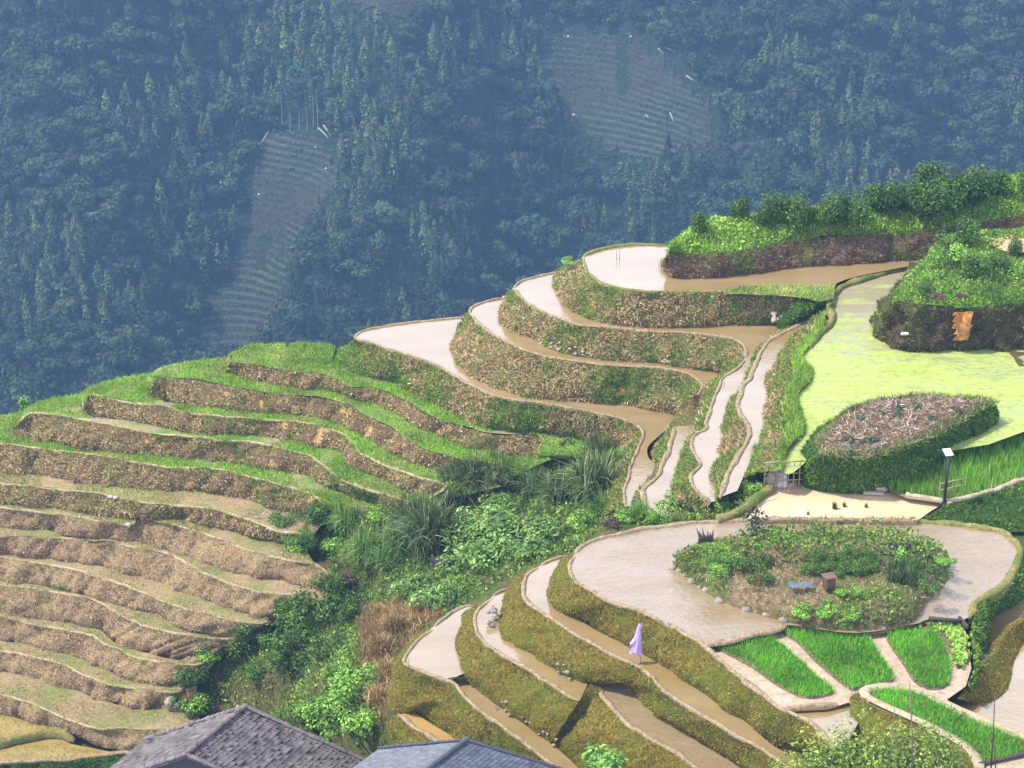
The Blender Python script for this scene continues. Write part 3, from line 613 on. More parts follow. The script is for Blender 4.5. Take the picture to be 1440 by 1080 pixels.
flat('pond_water', np.vstack([Rc2, curve([(1085, 1110), (1070, 1088), (1029, 1068), (990, 1044), (948, 1017), (910, 993), (888, 962), (870, 955)], Z['C2'])]), Z['C2'], M['ripple'])
CC = loft('terrace_bank', [curve([(829, 963, -3.62), (815, 985, -3.68), (804, 1003, -4.3), (790, 1023, -5.1), (773, 1047, -6.1)], 0, .1), curve([(842, 963, -3.75), (828, 981, -3.85), (813, 1000, -4.45), (798, 1021, -5.2), (781, 1049, -6.15)], 0, .1), curve([(856, 960, -3.78), (841, 977, -3.85), (824, 997, -4.3), (808, 1019, -5.1), (790, 1051, -6.2)], 0, .1)], M['A'], amp=.1)
tag(CC[2], 'small steep olive corner between the third step and the small corner pond', 'earth bank'); STRIPS.append((CC[2], CC[0], CC[1], 'A', 1.0, None))
d_rim = [(607, 883), (590, 897), (577, 910), (567, 927), (573, 938), (600, 949), (632, 960), (640, 967), (673, 1000), (707, 1024), (727, 1038), (757, 1064), (787, 1085), (800, 1095)]
d_toe = [(575, 905), (562, 925), (548, 950), (545, 985), (565, 1003), (585, 1002), (607, 1018), (643, 1043), (680, 1062), (720, 1082), (760, 1110)]
Rd1, Td1, _ = bank('olive bank behind the roofs, below the leftmost flooded step', d_rim, Z['D'], d_toe, Z['F'], 'A', bw=0.21, bh=0.08, rough=0.15)
d_back = [(607, 883), (625, 868), (640, 858), (655, 852), (668, 851)]
lip('mud ridge along the far left edge of the leftmost flooded step', d_back, Z['D'], fall=False, steep=0.6)
flat('pond_water', np.vstack([curve(d_back, Z['D']), Rc1[4:26], curve([(645, 950), (632, 957)], Z['D']), Rd1[:int(len(Rd1)*.36)][::-1]]), Z['D'], M['pale'])
flat('pond_water', np.vstack([curve([(627, 955), (642, 950), (660, 962)], Z['E']), curve([(690, 985), (715, 1003), (745, 1024), (790, 1058), (825, 1092)], Z['E']), Rd1[int(len(Rd1)*.36):][::-1]*np.array((1, 1, 0))+np.array((0, 0, Z['E']))]), Z['E'], M['pale'])
NT = loft('grass_strip', [curve([(628, 954, -5.42), (640, 951, -5.42), (652, 950, -5.42)], 0, .1), curve([(630, 958, -5.7), (643, 955, -5.7), (656, 954, -5.7)], 0, .1), curve([(632, 962, -6.05), (646, 959, -6.05), (660, 958, -6.05)], 0, .1)], M['turf'], kind='structure', amp=.05)
flat('pond_water', pxpoly([(560, 1006), (580, 1000), (607, 1018), (650, 1044), (700, 1075), (640, 1070), (605, 1038), (570, 1015)], Z['F'], False), Z['F'], M['amber'])
f_rim = [(556, 1004), (568, 1014), (585, 1027), (607, 1039), (640, 1060), (680, 1085)]
Rf, Tf, _ = bank('low tan bank at the edge of the smallest step, just behind the grey roof', f_rim, Z['F'], [(545, 1030), (550, 1050), (570, 1070), (600, 1090), (640, 1110), (680, 1130)], Z['F']-1.3, 'A', bw=0.26)

# ================================================================ seedling beds and right-hand channels
g_poly = [(980, 906), (1010, 902), (1059, 890), (1107, 877), (1200, 884), (1284, 872), (1307, 868), (1352, 872), (1362, 900), (1366, 940), (1358, 965), (1330, 985), (1300, 975), (1262, 962), (1225, 968), (1203, 985), (1180, 992), (1122, 994), (1095, 1000), (1059, 972), (1018, 940)]
flat('seedbed_mud', pxpoly(g_poly, Z['G'], False), Z['G'], M['mud'])
flat('pond_water', pxpoly([(1095, 996), (1123, 991), (1180, 988), (1205, 980), (1215, 1000), (1200, 1030), (1180, 1060), (1165, 1052), (1140, 1020)], Z['G5'], False), Z['G5'], M['pale'])
h_out = [(1440, 1034), (1373, 1006), (1329, 986), (1307, 974), (1282, 966), (1248, 963), (1220, 966), (1208, 972), (1208, 978), (1216, 986), (1236, 996), (1276, 1014), (1304, 1026), (1330, 1040), (1352, 1054), (1366, 1070), (1372, 1095)]
HOUT = curve([(1540, 1075)]+h_out, Z['H'], 0.2)
flat('seedbed_mud', np.vstack([HOUT, pxpoly([(1400, 1100), (1560, 1100)], Z['H'], False)]), Z['H']-0.05, M['mud'])
Rh, Th, _ = bank('short olive bank under the rounded end of the concrete path', h_out[7:], Z['H'], [(1196, 984), (1192, 1000), (1196, 1022), (1215, 1036), (1245, 1050), (1280, 1066), (1310, 1085), (1330, 1110), (1340, 1125)], Z['G5'], 'A', bund=False)
rt_rim = [(1440, 792), (1426, 812), (1405, 833), (1378, 851), (1368, 872), (1366, 900), (1368, 935), (1362, 960)]
rt_toe = [(1470, 826), (1440, 846), (1418, 860), (1396, 874), (1390, 897), (1386, 930), (1380, 960), (1366, 985)]
Rt, Tt, _ = bank('lush green bank curving between the island pond and the right hand channel', rt_rim, Z['A'], rt_toe, Z['J'], 'Mg', bund=False)
flat('channel_water', pxpoly([(1480, 815), (1440, 830), (1380, 870), (1366, 960), (1325, 985), (1373, 1020), (1440, 1050), (1560, 1090), (1560, 800)], Z['J'], False), Z['J'], M['pale'])
j_rim = [(1446, 868), (1430, 880), (1412, 892), (1400, 915), (1380, 940), (1358, 965), (1348, 982)]
rdg = curve(j_rim, Z['J']+0.9, 0.25)
JR = loft('golden_grass_ridge', [curve([(1440, 862), (1405, 893), (1390, 905), (1388, 930), (1372, 948), (1345, 975), (1338, 986)], Z['J']-0.1), rdg, curve([(1460, 880), (1443, 905), (1430, 930), (1424, 955), (1418, 975), (1402, 988), (1370, 992)], Z['J']-0.1)], M['A'], amp=0.1)
tag(JR[2], 'golden grassy earth ridge between the two channels at the right edge', 'earth ridge')
STRIPS.append((JR[2], JR[0], JR[1], 'A', 1.0, None))

# ================================================================ the dry terraces on the left hillside
LV = {  # name: (rim, back line, toe of its bank)
 'L1': ([(322, 512), (326, 510), (356, 513), (411, 522), (456, 527), (494, 544), (522, 545), (564, 560), (600, 583), (633, 594), (667, 605), (700, 612), (757, 614)],
        [(318, 524), (325, 525), (356, 537), (411, 548), (467, 552), (494, 563), (536, 574), (560, 590), (589, 608), (619, 619), (661, 635), (700, 642), (750, 646)]),
 'L2': ([(212, 545), (216, 536), (230, 531), (255, 533), (278, 535), (300, 539), (342, 547), (397, 555), (453, 560), (494, 572), (520, 587), (550, 602), (578, 622), (606, 635), (656, 648), (700, 655)],
        [(208, 556), (222, 562), (236, 567), (278, 574), (333, 581), (369, 585), (411, 586), (439, 591), (480, 603), (517, 624), (536, 638), (564, 645), (592, 658), (633, 670), (680, 682)]),
 'L3': ([(118, 570), (122, 560), (133, 555), (139, 557), (181, 566), (236, 574), (272, 582), (333, 588), (383, 591), (425, 594), (467, 605), (489, 616), (506, 638), (550, 658), (594, 674), (625, 684)],
        [(113, 577), (126, 588), (139, 591), (194, 596), (244, 606), (278, 612), (328, 613), (383, 619), (439, 630), (478, 639), (492, 658), (536, 677), (564, 691), (600, 705)]),
 'L4': ([(30, 592), (42, 582), (64, 582), (119, 591), (194, 606), (222, 612), (267, 614), (306, 619), (361, 623), (411, 636), (445, 647), (472, 670), (508, 686), (550, 699), (580, 710)],
        [(8, 608), (20, 615), (44, 623), (83, 626), (111, 634), (144, 638), (194, 642), (242, 648), (292, 652), (333, 656), (369, 662), (400, 664), (439, 676), (465, 688), (494, 700), (550, 720), (575, 728)]),
 'L5': ([(-60, 618), (-20, 622), (0, 624), (42, 630), (97, 637), (150, 642), (194, 651), (250, 659), (306, 661), (361, 673), (397, 683), (425, 691), (450, 705)],
        [(-60, 660), (0, 667), (42, 673), (78, 676), (111, 681), (153, 687), (217, 692), (260, 694), (310, 698), (347, 708), (375, 718), (410, 722), (440, 728)]),
 'L6': ([(-60, 676), (0, 681), (56, 686), (139, 696), (156, 701), (217, 709), (278, 714), (314, 720), (347, 731), (368, 740), (395, 748), (425, 752)],
        [(-60, 706), (0, 712), (56, 715), (111, 723), (156, 730), (200, 732), (236, 733), (278, 739), (319, 747), (347, 755), (380, 762), (415, 770)]),
 'L7': ([(-60, 708), (0, 714), (83, 724), (178, 738), (194, 730), (211, 729), (264, 745), (314, 761), (356, 777), (400, 787), (439, 793), (461, 808)],
        [(-60, 738), (0, 746), (48, 748), (92, 756), (139, 761), (190, 766), (237, 779), (296, 799), (341, 815), (385, 818), (411, 825), (456, 831)]),
 'L8': ([(-60, 748), (0, 754), (59, 757), (148, 761), (178, 769), (237, 781), (281, 804), (341, 828), (400, 837), (420, 836)],
        [(-60, 773), (0, 781), (74, 790), (148, 804), (199, 816), (252, 838), (296, 852), (341, 867), (370, 871), (400, 862)]),
 'L9': ([(-60, 777), (0, 785), (80, 797), (133, 810), (178, 825), (231, 847), (281, 862), (320, 873), (364, 879), (378, 874)],
        [(-60, 812), (0, 821), (59, 827), (119, 840), (163, 855), (219, 868), (267, 890), (317, 897), (345, 892)]),
 'L10': ([(-60, 816), (0, 824), (74, 833), (133, 846), (178, 870), (222, 886), (281, 896), (320, 899), (335, 896)],
        [(-60, 856), (0, 865), (59, 877), (104, 881), (139, 890), (166, 908), (213, 923), (261, 930), (290, 924)]),
 'L11': ([(-60, 858), (0, 868), (59, 881), (119, 893), (157, 911), (207, 929), (273, 936), (290, 930)],
        [(-60, 898), (0, 907), (53, 914), (89, 923), (133, 941), (178, 959), (219, 966), (246, 967), (262, 960)]),
 'L12': ([(-60, 906), (0, 916), (74, 932), (133, 956), (178, 967), (246, 973), (262, 968)],
        [(-60, 942), (0, 950), (59, 961), (119, 981), (178, 997), (237, 1003), (262, 1000)]),
 'L13': ([(-60, 968), (0, 978), (44, 990), (89, 1012), (133, 1024), (178, 1026), (252, 1028), (290, 1030)],
        [(-60, 996), (0, 1006), (59, 1021), (100, 1032), (140, 1047), (190, 1056), (260, 1060), (300, 1064)]),
}
WORDS = {'L1': 'highest dry bank of the left terraces, bright grass on its rim, under the fourth pond', 'L2': 'second highest dry bank of the left terraces, tan straw between two grass steps',
 'L3': 'third dry bank from the top of the left terraces, reaching to the rounded spur', 'L4': 'fourth dry bank from the top of the left terraces, starting at the skyline step',
 'L5': 'fifth dry bank from the top, brown, with a green step above it', 'L6': 'sixth dry bank from the top, low and dark brown', 'L7': 'seventh dry bank from the top, bulging at its middle step',
 'L8': 'tall pinkish dry bank, eighth from the top, at the left gully edge', 'L9': 'ninth dry bank from the top, pinkish, with a dark crack', 'L10': 'tenth dry bank from the top, pinkish straw, split by two cracks',
 'L11': 'eleventh dry bank from the top, pinkish straw above the bare step', 'L12': 'twelfth dry bank from the top, above the wide worn step', 'L13': 'lowest dry bank, low and weedy, above the yellow paddies'}
names = list(LV); prevT = None; TREADS = []
LW = {}
for i, k in enumerate(names):
    rim, toe = LV[k]; zb = Z[names[i+1]] if i+1 < len(names) else Z['Y']; ex, ey = toe[-1][:2]
    rim = rim+[(ex+7, ey-6, zb+0.35), (ex+14, ey+2, zb-0.2)]; toe = toe+[(ex+8, ey+3), (ex+15, ey+5)]
    R, T, th = bank(WORDS[k], rim, Z[k], toe, zb, 'L' if i < 6 else 'Lp', bund=(i > 1), bw=0.2, bh=0.06, rough=0.2, under=0.26, bundmat='rimline', cracks=4)
    LW[k] = (R, T, th)
    for dx in (0.35, 0.9, 1.6): ctrl([R[-1]+np.array((dx, -.1*dx, -.15-.45*dx)), (R[-1]+T[-1])/2+np.array((dx, -.2*dx, -.1-.35*dx)), T[-1]+np.array((dx, -.2*dx, -.05-.3*dx))])
prevT = T4
for i, k in enumerate(names):
    R = LW[k][0]
    b = prevT.copy(); b[:, 2] = Z[k]
    if k == 'L1': b = np.vstack([curve([(322, 511), (326, 502), (336, 497), (356, 489), (411, 488), (455, 486), (470, 492)], Z[k]), b[6:]])
    if k == 'L2': b = np.vstack([curve([(212, 545), (216, 531), (222, 525), (236, 519), (278, 512), (322, 507)], Z[k]), b[2:]])
    if k == 'L3': b = np.vstack([curve([(118, 570), (120, 559), (131, 549), (161, 538), (194, 533), (216, 530)], Z[k]), b[2:]])
    if k == 'L4': b = np.vstack([curve([(30, 592), (40, 580), (56, 570), (90, 562), (122, 556)], Z[k]), b[2:]])
    if k == 'L5': b = np.vstack([curve([(-60, 610), (-20, 596), (10, 588), (44, 578)], Z[k]), b[2:]])
    n = max(len(R), 40); r = resample(R, n); b = resample(b, n); d = b-r; d /= np.linalg.norm(d, axis=1)[:, None]+1e-6
    rows = [r*(1-q)+b*q for q in np.linspace(0, 1, 6)]+[b+d*0.5]
    V = np.array(rows); V[..., 2] += fbm(V*0.9, 51, 3)*0.06+0.04
    F = grid_faces(len(rows), n)
    o = mesh_obj('terrace_ground', V.reshape(-1, 3), F, M['turf' if i < 5 else 'dryturf']); tag(o, kind='structure')
    TREADS.append((k, V.reshape(-1, 3), F)); CLAMP.append((np.vstack([r[::4, :2], b[::-4, :2]]), Z[k]-0.6)); ctrl(b[::3]-np.array((0, 0, 0.9)))
    prevT = LW[k][1]
for nm, pts in (('L1', [(326, 503), (336, 497), (356, 489), (411, 488), (470, 487), (490, 484)]), ('L2', [(216, 531), (222, 525), (236, 519), (278, 512), (324, 506)]), ('L3', [(121, 559), (131, 549), (161, 538), (194, 533), (214, 531)]), ('L4', [(42, 579), (56, 570), (90, 562), (120, 557)]), ('L5', [(-60, 609), (-20, 596), (10, 588), (42, 579)])):
    c = curve(pts, Z[nm])
    for dist, dz in ((0.3, -0.1), (2.5, -1.6), (7, -5.5), (16, -14), (40, -40)): ctrl(c[::3]+np.array((-0.2*dist, dist*0.98, dz)))
flat('paddy_water', pxpoly([(-60, 1000), (0, 1004), (62, 1020), (80, 1026), (40, 1034), (0, 1042), (-60, 1050)], Z['Y'], False), Z['Y'], M['ypaddy'])
flat('paddy_water', pxpoly([(-60, 1062), (0, 1049), (82, 1037), (100, 1046), (170, 1060), (100, 1066), (0, 1071), (-60, 1074)], Z['Y']-0.3, False), Z['Y']-0.3, M['ypaddy'])
yr = [(-60, 1056), (0, 1044), (40, 1036), (82, 1029), (105, 1038)]
lip('low green ridge between the two yellow paddies', yr, Z['Y'], 0.5, 0.25, 'bund_green', fall=False)
Ry, Ty, _ = bank('low weedy bank at the foot of the lower yellow paddy, left of the old roof', [(-60, 1078), (0, 1073), (100, 1068), (175, 1060), (240, 1066)], Z['Y']-0.3, [(-60, 1110), (0, 1105), (100, 1100), (175, 1100), (240, 1110)], Z['Y']-1.5, 'M', bw=0.4)

# ================================================================ gully and slopes (bare ground control points)
for px, py, z in [(640, 700, -9), (700, 660, -8), (760, 640, -7.2), (820, 650, -6.6), (840, 680, -6.2), (780, 700, -7.4), (700, 740, -9.4), (620, 760, -10.6), (560, 740, -10.3), (520, 720, -10.6), (500, 760, -12), (560, 800, -12),
        (640, 810, -10.8), (720, 780, -8.4), (780, 760, -6.8), (840, 740, -5.6), (880, 728, -4.9), (850, 752, -3.5), (800, 772, -5.2), (740, 800, -7), (690, 824, -8), (640, 846, -9.2), (600, 860, -9.8), (600, 872, -8.2), (570, 880, -9), (540, 880, -10.5),
        (470, 840, -14), (430, 860, -15.2), (400, 890, -16.2), (350, 910, -17.5), (300, 950, -19), (270, 985, -20.2), (330, 980, -19), (400, 960, -16.5), (460, 920, -13.6), (500, 900, -12), (540, 920, -9.5), (530, 960, -9.6), (480, 980, -11.6),
        (430, 1010, -14), (380, 1010, -16.5), (300, 1015, -20), (520, 1020, -10.2), (470, 1050, -12.3), (540, 1060, -9.3), (950, 720, -3.6), (1000, 715, -2.6), (960, 735, -2.2), (1020, 712, -1.2), (1045, 705, -0.3), (1060, 680, 0.4), (1040, 725, 0.1), (930, 740, -2.4),
        (1075, 700, 0.7), (990, 732, -0.8), (900, 742, -3)]:
    ctrl(P(px, py, z))
# off-frame ground so that a step to the side still stands on something
for x, y, z in [(-60, 66, -30), (-30, 66, -26), (0, 62, -10), (25, 60, -4), (55, 60, -3), (70, 90, 2), (75, 110, 3), (75, 130, 3), (-75, 90, -30), (-80, 110, -26), (-80, 130, -18), (-80, 150, -30), (-60, 200, -75), (0, 200, -60), (70, 200, -55), (100, 200, -60), (100, 140, 0), (100, 90, 0), (-20, 72, -22), (-12, 78, -20), (-40, 78, -27)]: ctrl((x, y, z))

CLAMP.append((np.array([(-24, 60), (-4.5, 60), (-5.5, 85.6), (-12.5, 87.6), (-20, 87.6)]), -13.0))
# ---------------------------------------------------------------- ground sheet under the terraces
GX = np.arange(-90, 105, 0.6); GY = np.arange(56, 205, 0.6); gx, gy = np.meshgrid(GX, GY)
C = np.array(CTRL); 
key = np.round(C[:, :2]/0.8).astype(int); _, idx = np.unique(key, axis=0, return_index=True); 
# lowest of the control points in every cell
order = np.lexsort((C[:, 2], key[:, 1], key[:, 0])); ks = key[order]; first = np.r_[True, np.any(np.diff(ks, axis=0) != 0, axis=1)]; C = C[order][first]
pts = np.c_[gx.ravel(), gy.ravel()]; gz = np.zeros(len(pts))
for a in range(0, len(pts), 4000):
    q = pts[a:a+4000]; d2 = ((q[:, None, :]-C[None, :, :2])**2).sum(-1)
    kk = np.argpartition(d2, 10, axis=1)[:, :10]; dd = np.take_along_axis(d2, kk, 1); w = 1/(dd+0.15)**1.6
    gz[a:a+4000] = (w*C[kk, 2]).sum(1)/w.sum(1)
gz = gz.reshape(gx.shape)
for _ in range(2):
    p = np.pad(gz, 1, mode='edge'); gz = (p[1:-1, 1:-1]*2+p[:-2, 1:-1]+p[2:, 1:-1]+p[1:-1, :-2]+p[1:-1, 2:])/6
gz = gz+fbm(np.stack([gx*0.5, gy*0.5, gx*0], -1), 71, 3)*0.12
zz = gz.ravel()
for poly, z in CLAMP:
    m = inside(poly, pts); zz[m] = np.minimum(zz[m], z)
gz = zz.reshape(gx.shape)
ground = mesh_obj('hillside', np.c_[pts, zz], grid_faces(len(GY), len(GX)), M['hill']); tag(ground, kind='structure')

def gh(x, y):
    fx = np.clip((np.asarray(x)-GX[0])/0.6, 0, len(GX)-1.001); fy = np.clip((np.asarray(y)-GY[0])/0.6, 0, len(GY)-1.001)
    i, j = fx.astype(int), fy.astype(int); a, b = fx-i, fy-j
    return (gz[j, i]*(1-a)+gz[j, i+1]*a)*(1-b)+(gz[j+1, i]*(1-a)+gz[j+1, i+1]*a)*b

def hit(px, py, h=None, y0=60.0, y1=200.0):
    """Where the sight line through (px, py) meets the ground sheet."""
    h = h or gh; a, b = P(px, py, HC-20), None
    d = a-np.array((0, 0, HC)); d /= d[1]; ys = np.arange(y0, y1, 0.25 if y1 < 300 else 2.0); X = d[0]*ys; Zl = HC+d[2]*ys
    g = h(X, ys); k = np.argmax(Zl < g)
    return np.array((X[k], ys[k], float(np.atleast_1d(g)[k])))
def horiz_in(c, w):
    t = np.gradient(c[:, :2], axis=0); t /= np.linalg.norm(t, axis=1)[:, None]+1e-9; n = np.c_[-t[:, 1], t[:, 0]]; m = c[:, :2].mean(0)
    return np.c_[n*(1 if ((m-c[:, :2])*n).sum() > 0 else -1)*w, np.zeros(len(c))]
# ================================================================ far mountain, wood and haze
_sx = np.array([-420, -300, -215, -150, -95, -45, 25, 110, 190, 300, 420.]); _sz = np.array([0, 8, -14, 20, -10, 17, -20, 16, -6, 14, 0.])
def zm(x, y):
    x, y = np.asarray(x, float), np.asarray(y, float)
    u = x+0.22*(y-720)+9*np.sin(y*0.021); g = np.interp(u, np.linspace(-420, 420, 400), np.convolve(np.r_[[0]*15, np.interp(np.linspace(-420, 420, 400), _sx, _sz), [0]*15], np.ones(31)/31, 'valid'))
    p = np.stack([x*0.016, y*0.016, x*0], -1)
    base = -252+0.72*(y-650)-0.00022*np.maximum(0, y-800)**2
    lowr = np.maximum(0, 640-y); base = base+0.35*lowr
    top = 40; z = base+g*2.7+fbm(p, 91, 3)*7
    return np.where(z > top-30, top-30*np.exp(-(z-top+30)/30.0), z)

mx = np.arange(-520, 521, 8.0); my = np.arange(205, 1230, 8.0); MX, MY = np.meshgrid(mx, my)
ZV = zm(MX, MY); blend = np.clip((MY-205)/330.0, 0, 1)
near = -78-(MY-205)*0.62
ZV = np.where(MY < 560, np.maximum(near, ZV), ZV)
mount = mesh_obj('mountain', np.stack([MX, MY, ZV], -1).reshape(-1, 3), grid_faces(len(my), len(mx)), M['forestfloor']); tag(mount, kind='structure')

CLR = [[(360, 207), (373, 193), (410, 188), (447, 190), (473, 207), (480, 240), (473, 283), (450, 300), (425, 337), (408, 400), (380, 467), (345, 500), (275, 500), (285, 440), (310, 400), (335, 350), (350, 300), (352, 250)],
       [(757, 55), (800, 44), (840, 39), (887, 43), (930, 70), (973, 110), (1000, 140), (1010, 187), (1003, 217), (953, 230), (880, 240), (840, 217), (800, 173), (772, 127), (756, 90)],
       [(455, -30), (620, -30), (612, 8), (592, 38), (550, 36), (500, 22), (462, 6)],
       [(1010, 190), (1060, 205), (1085, 250), (1020, 240), (1003, 218)]]
CLW = []
for c in CLR: CLW.append(np.array([hit(px, py, zm, 560, 1100) for px, py in c]))
def drape(poly, name, mat, lift=0.5, step=3.0):
    x0, y0 = poly[:, :2].min(0)-2; x1, y1 = poly[:, :2].max(0)+2
    xs = np.arange(x0, x1, step); ys = np.arange(y0, y1, step); X, Y = np.meshgrid(xs, ys); m = inside(poly, np.c_[X.ravel(), Y.ravel()]).reshape(X.shape)
    f = grid_faces(len(ys), len(xs)); ok = m.ravel()[f].all(1); f = f[ok]
    u, inv = np.unique(f, return_inverse=True)
    V = np.stack([X, Y, zm(X, Y)+lift], -1).reshape(-1, 3)[u]
    return tag(mesh_obj(name, V, inv.reshape(-1, 4), mat), kind='structure')
for w in CLW[:3]: drape(w, 'cleared_slope', M['clearing'])
drape(CLW[3], 'cleared_slope', M['clearing'])

# rows of young crops along the contours of the clearings
rv, rf, rc = [], [], []
def quads(c, nrm, size, asp=1.0, col=None):
    """Flat leaf clumps: centres c, normals nrm, sizes -> four points each."""
    n = len(c); nrm = nrm/(np.linalg.norm(nrm, axis=1)[:, None]+1e-9)
    r = rng.normal(size=(n, 3)); u = np.cross(nrm, r); u /= np.linalg.norm(u, axis=1)[:, None]+1e-9; v = np.cross(nrm, u)
    s = np.asarray(size)[:, None]*0.5
    return np.stack([c-u*s, c-v*s*asp, c+u*s, c+v*s*asp], 1)
for w in CLW[:3]:
    x0, x1 = w[:, 0].min(), w[:, 0].max(); zs = np.arange(w[:, 2].min(), w[:, 2].max(), 1.9)
    ys = np.arange(w[:, 1].min()-5, w[:, 1].max()+5, 0.6)
    for z0 in zs:
        xs = np.arange(x0, x1, 0.8)+rng.normal(0, .2, len(np.arange(x0, x1, 0.8)))
        ZZ = zm(xs[None, :]+0*ys[:, None], ys[:, None]+0*xs[None, :]); k = np.argmax(ZZ > z0+xs[None]*0.03, axis=0)
        p = np.c_[xs, ys[k]]; m = inside(w, p) & (rng.random(len(xs)) < 0.7); p = p[m]
        if len(p) == 0: continue
        c = np.c_[p, zm(p[:, 0], p[:, 1])+0.9]
        for rep in range(2):
            q = quads(c+rng.normal(0, 0.3, c.shape), np.array((0, -0.6, 0.8))+rng.normal(0, .5, c.shape), rng.uniform(0.6, 1.1, len(c)))
            rv.append(q); rc.append(np.repeat((np.array((0.06, 0.095, 0.045))*rng.uniform(0.6, 1.4, (len(c), 1)))[:, None], 4, 1))
RV = np.vstack(rv).reshape(-1, 3); tag(mesh_obj('crop_rows', RV, np.arange(len(RV)).reshape(-1, 4), M['farleaf'], None, False, np.vstack(rc).reshape(-1, 3)), kind='stuff')

def crown_round(nq, r, h, seed):
    """Broadleaf crown: leaf clumps over several lobes. Returns centres, normals, sizes, brightness."""
    g = np.random.default_rng(seed); lobes = g.normal(0, 1, (6, 3)); lobes /= np.linalg.norm(lobes, axis=1)[:, None]; lobes[:, 2] = np.abs(lobes[:, 2])*0.9
    lobes = np.vstack([lobes*np.array((r*.55, r*.55, h*.35)), [[0, 0, h*.15]]]); lr = g.uniform(0.38, 0.6, len(lobes))*r
    k = g.integers(0, len(lobes), nq); d = g.normal(size=(nq, 3)); d /= np.linalg.norm(d, axis=1)[:, None]; d[:, 2] = np.where(d[:, 2] < -0.35, -d[:, 2], d[:, 2])
    c = lobes[k]+d*lr[k][:, None]*np.array((1, 1, 0.85))*g.uniform(0.7, 1.05, (nq, 1)); c[:, 2] += h*0.55
    return c, d+g.normal(0, .35, d.shape), g.uniform(0.09, 0.18, nq)*r*1.5, g.uniform(0.7, 1.3, nq)
def crown_cone(nq, r, h, seed, droop=0.3, power=1.0):
    g = np.random.default_rng(seed); t = g.random(nq)**0.8; th = g.random(nq)*2*np.pi; rr = r*np.sin(np.pi*np.clip(0.12+0.88*t, 0, 1)**power)*0.95+0.1
    rr *= g.uniform(0.55, 1.05, nq); c = np.stack([np.cos(th)*rr, np.sin(th)*rr, h*(0.15+0.85*t)], 1)
    n = np.stack([np.cos(th), np.sin(th), np.full(nq, 0.5)], 1)+g.normal(0, .4, (nq, 3))
    return c, n, g.uniform(0.25, 0.45, nq)*r, g.uniform(0.7, 1.3, nq)
PROT = {'broad': [crown_round(230, 5.2, 7.2, s) for s in range(6)], 'bamboo': [crown_cone(130, 2.3, 13.5, 20+s, power=0.75) for s in range(5)],
        'fir': [crown_cone(130, 2.4, 12, 40+s, power=0.35) for s in range(4)]}
COLS = {'broad': (0.04, 0.07, 0.023), 'bamboo': (0.092, 0.13, 0.038), 'fir': (0.02, 0.042, 0.018)}

def tree_points(kind, var, loc, s, rz, colour):
    c, n, sz, br = PROT[kind][var % len(PROT[kind])]; ca, sa = math.cos(rz), math.sin(rz)
    Rm = np.array(((ca, -sa, 0), (sa, ca, 0), (0, 0, 1.0))); c2 = c@Rm.T*s+loc; q = quads(c2, n@Rm.T, sz*s*1.25, 0.75)
    return q, np.repeat((np.asarray(colour)*br[:, None])[:, None], 4, 1)

cand = np.c_[rng.uniform(-390, 400, 21500), rng.uniform(590, 1010, 21500)]
cand = np.c_[cand, zm(cand[:, 0], cand[:, 1])]; px, py = project(cand)
ok = (px > -520) & (px < 1960) & (py > -160) & (py < 690)
for w in CLW:
    ok &= ~inside(w[:, :2], cand)&~inside(w[:, :2]+np.array((0, -6)), cand)
cand, px, py = cand[ok], px[ok], py[ok]
# a tree standing on the near edge of a clearing would cover it: keep those low
nb = fbm(np.c_[px*0.011, py*0.011, px*0], 5, 2); nk = fbm(np.c_[px*0.02, py*0.02, px*0+4], 15, 2)
bam = nb+0.75*np.exp(-((px-420)/120)**2-((py-90)/90)**2)+0.75*np.exp(-((px-230)/160)**2-((py-190)/110)**2)+0.5*np.exp(-((px-700)/90)**2-((py-90)/100)**2)+0.55*np.exp(-((px-90)/120)**2-((py-350)/130)**2)+0.6*np.exp(-((px-610)/80)**2-((py-350)/80)**2)+0.4*np.exp(-((px-250)/90)**2-((py-330)/90)**2) 
fir = nk+0.8*np.exp(-((px-480)/120)**2-((py-430)/120)**2)+0.6*np.exp(-((px-850)/150)**2-((py-300)/70)**2)+0.7*np.exp(-((px-860)/200)**2-((py-10)/35)**2)
dens = rng.random(len(cand)) < np.where(bam > 0.55, 1.0, np.where(fir > 0.6, 1.0, 0.72))
fv, fc, nt = [], [], 0
for i in np.where(dens)[0]:
    kd = 'bamboo' if bam[i] > 0.55 and rng.random() < 0.8 else ('fir' if fir[i] > 0.6 and rng.random() < 0.85 else 'broad')
    s = rng.uniform(0.7, 1.25)*(0.95 if kd == 'broad' else 0.9)
    if kd == 'broad' and rng.random() < .25: s *= 1.35
    base = np.array(COLS[kd])*rng.uniform(0.45, 1.7)*np.array((rng.uniform(.8, 1.25), 1, rng.uniform(.75, 1.3)))
    if kd == 'bamboo' and rng.random() < .18: base = np.array((0.15, 0.20, 0.05))
    q, cc = tree_points(kd, int(rng.integers(0, 6)), cand[i]-np.array((0, 0, 0.5)), s, rng.uniform(0, 6.28), base); fv.append(q); fc.append(cc); nt += 1
us = np.c_[rng.uniform(-390, 400, 135000), rng.uniform(590, 1010, 135000)]; us = np.c_[us, zm(us[:, 0], us[:, 1])]; upx, upy = project(us); k = (upx > -520) & (upx < 1960) & (upy > -60) & (upy < 640)
for w in CLW[:3]: k &= ~inside(w[:, :2], us)
us = us[k]; us[:, 2] += rng.uniform(.5, 3.2, len(us)); q = quads(us, np.array((0, -.5, .8))+rng.normal(0, .5, us.shape), rng.uniform(1.2, 2.8, len(us)), .8); fv.append(q); fc.append(np.repeat((np.array((0.03, 0.052, 0.02))*rng.uniform(.4, 1.6, (len(us), 1)))[:, None], 4, 1))
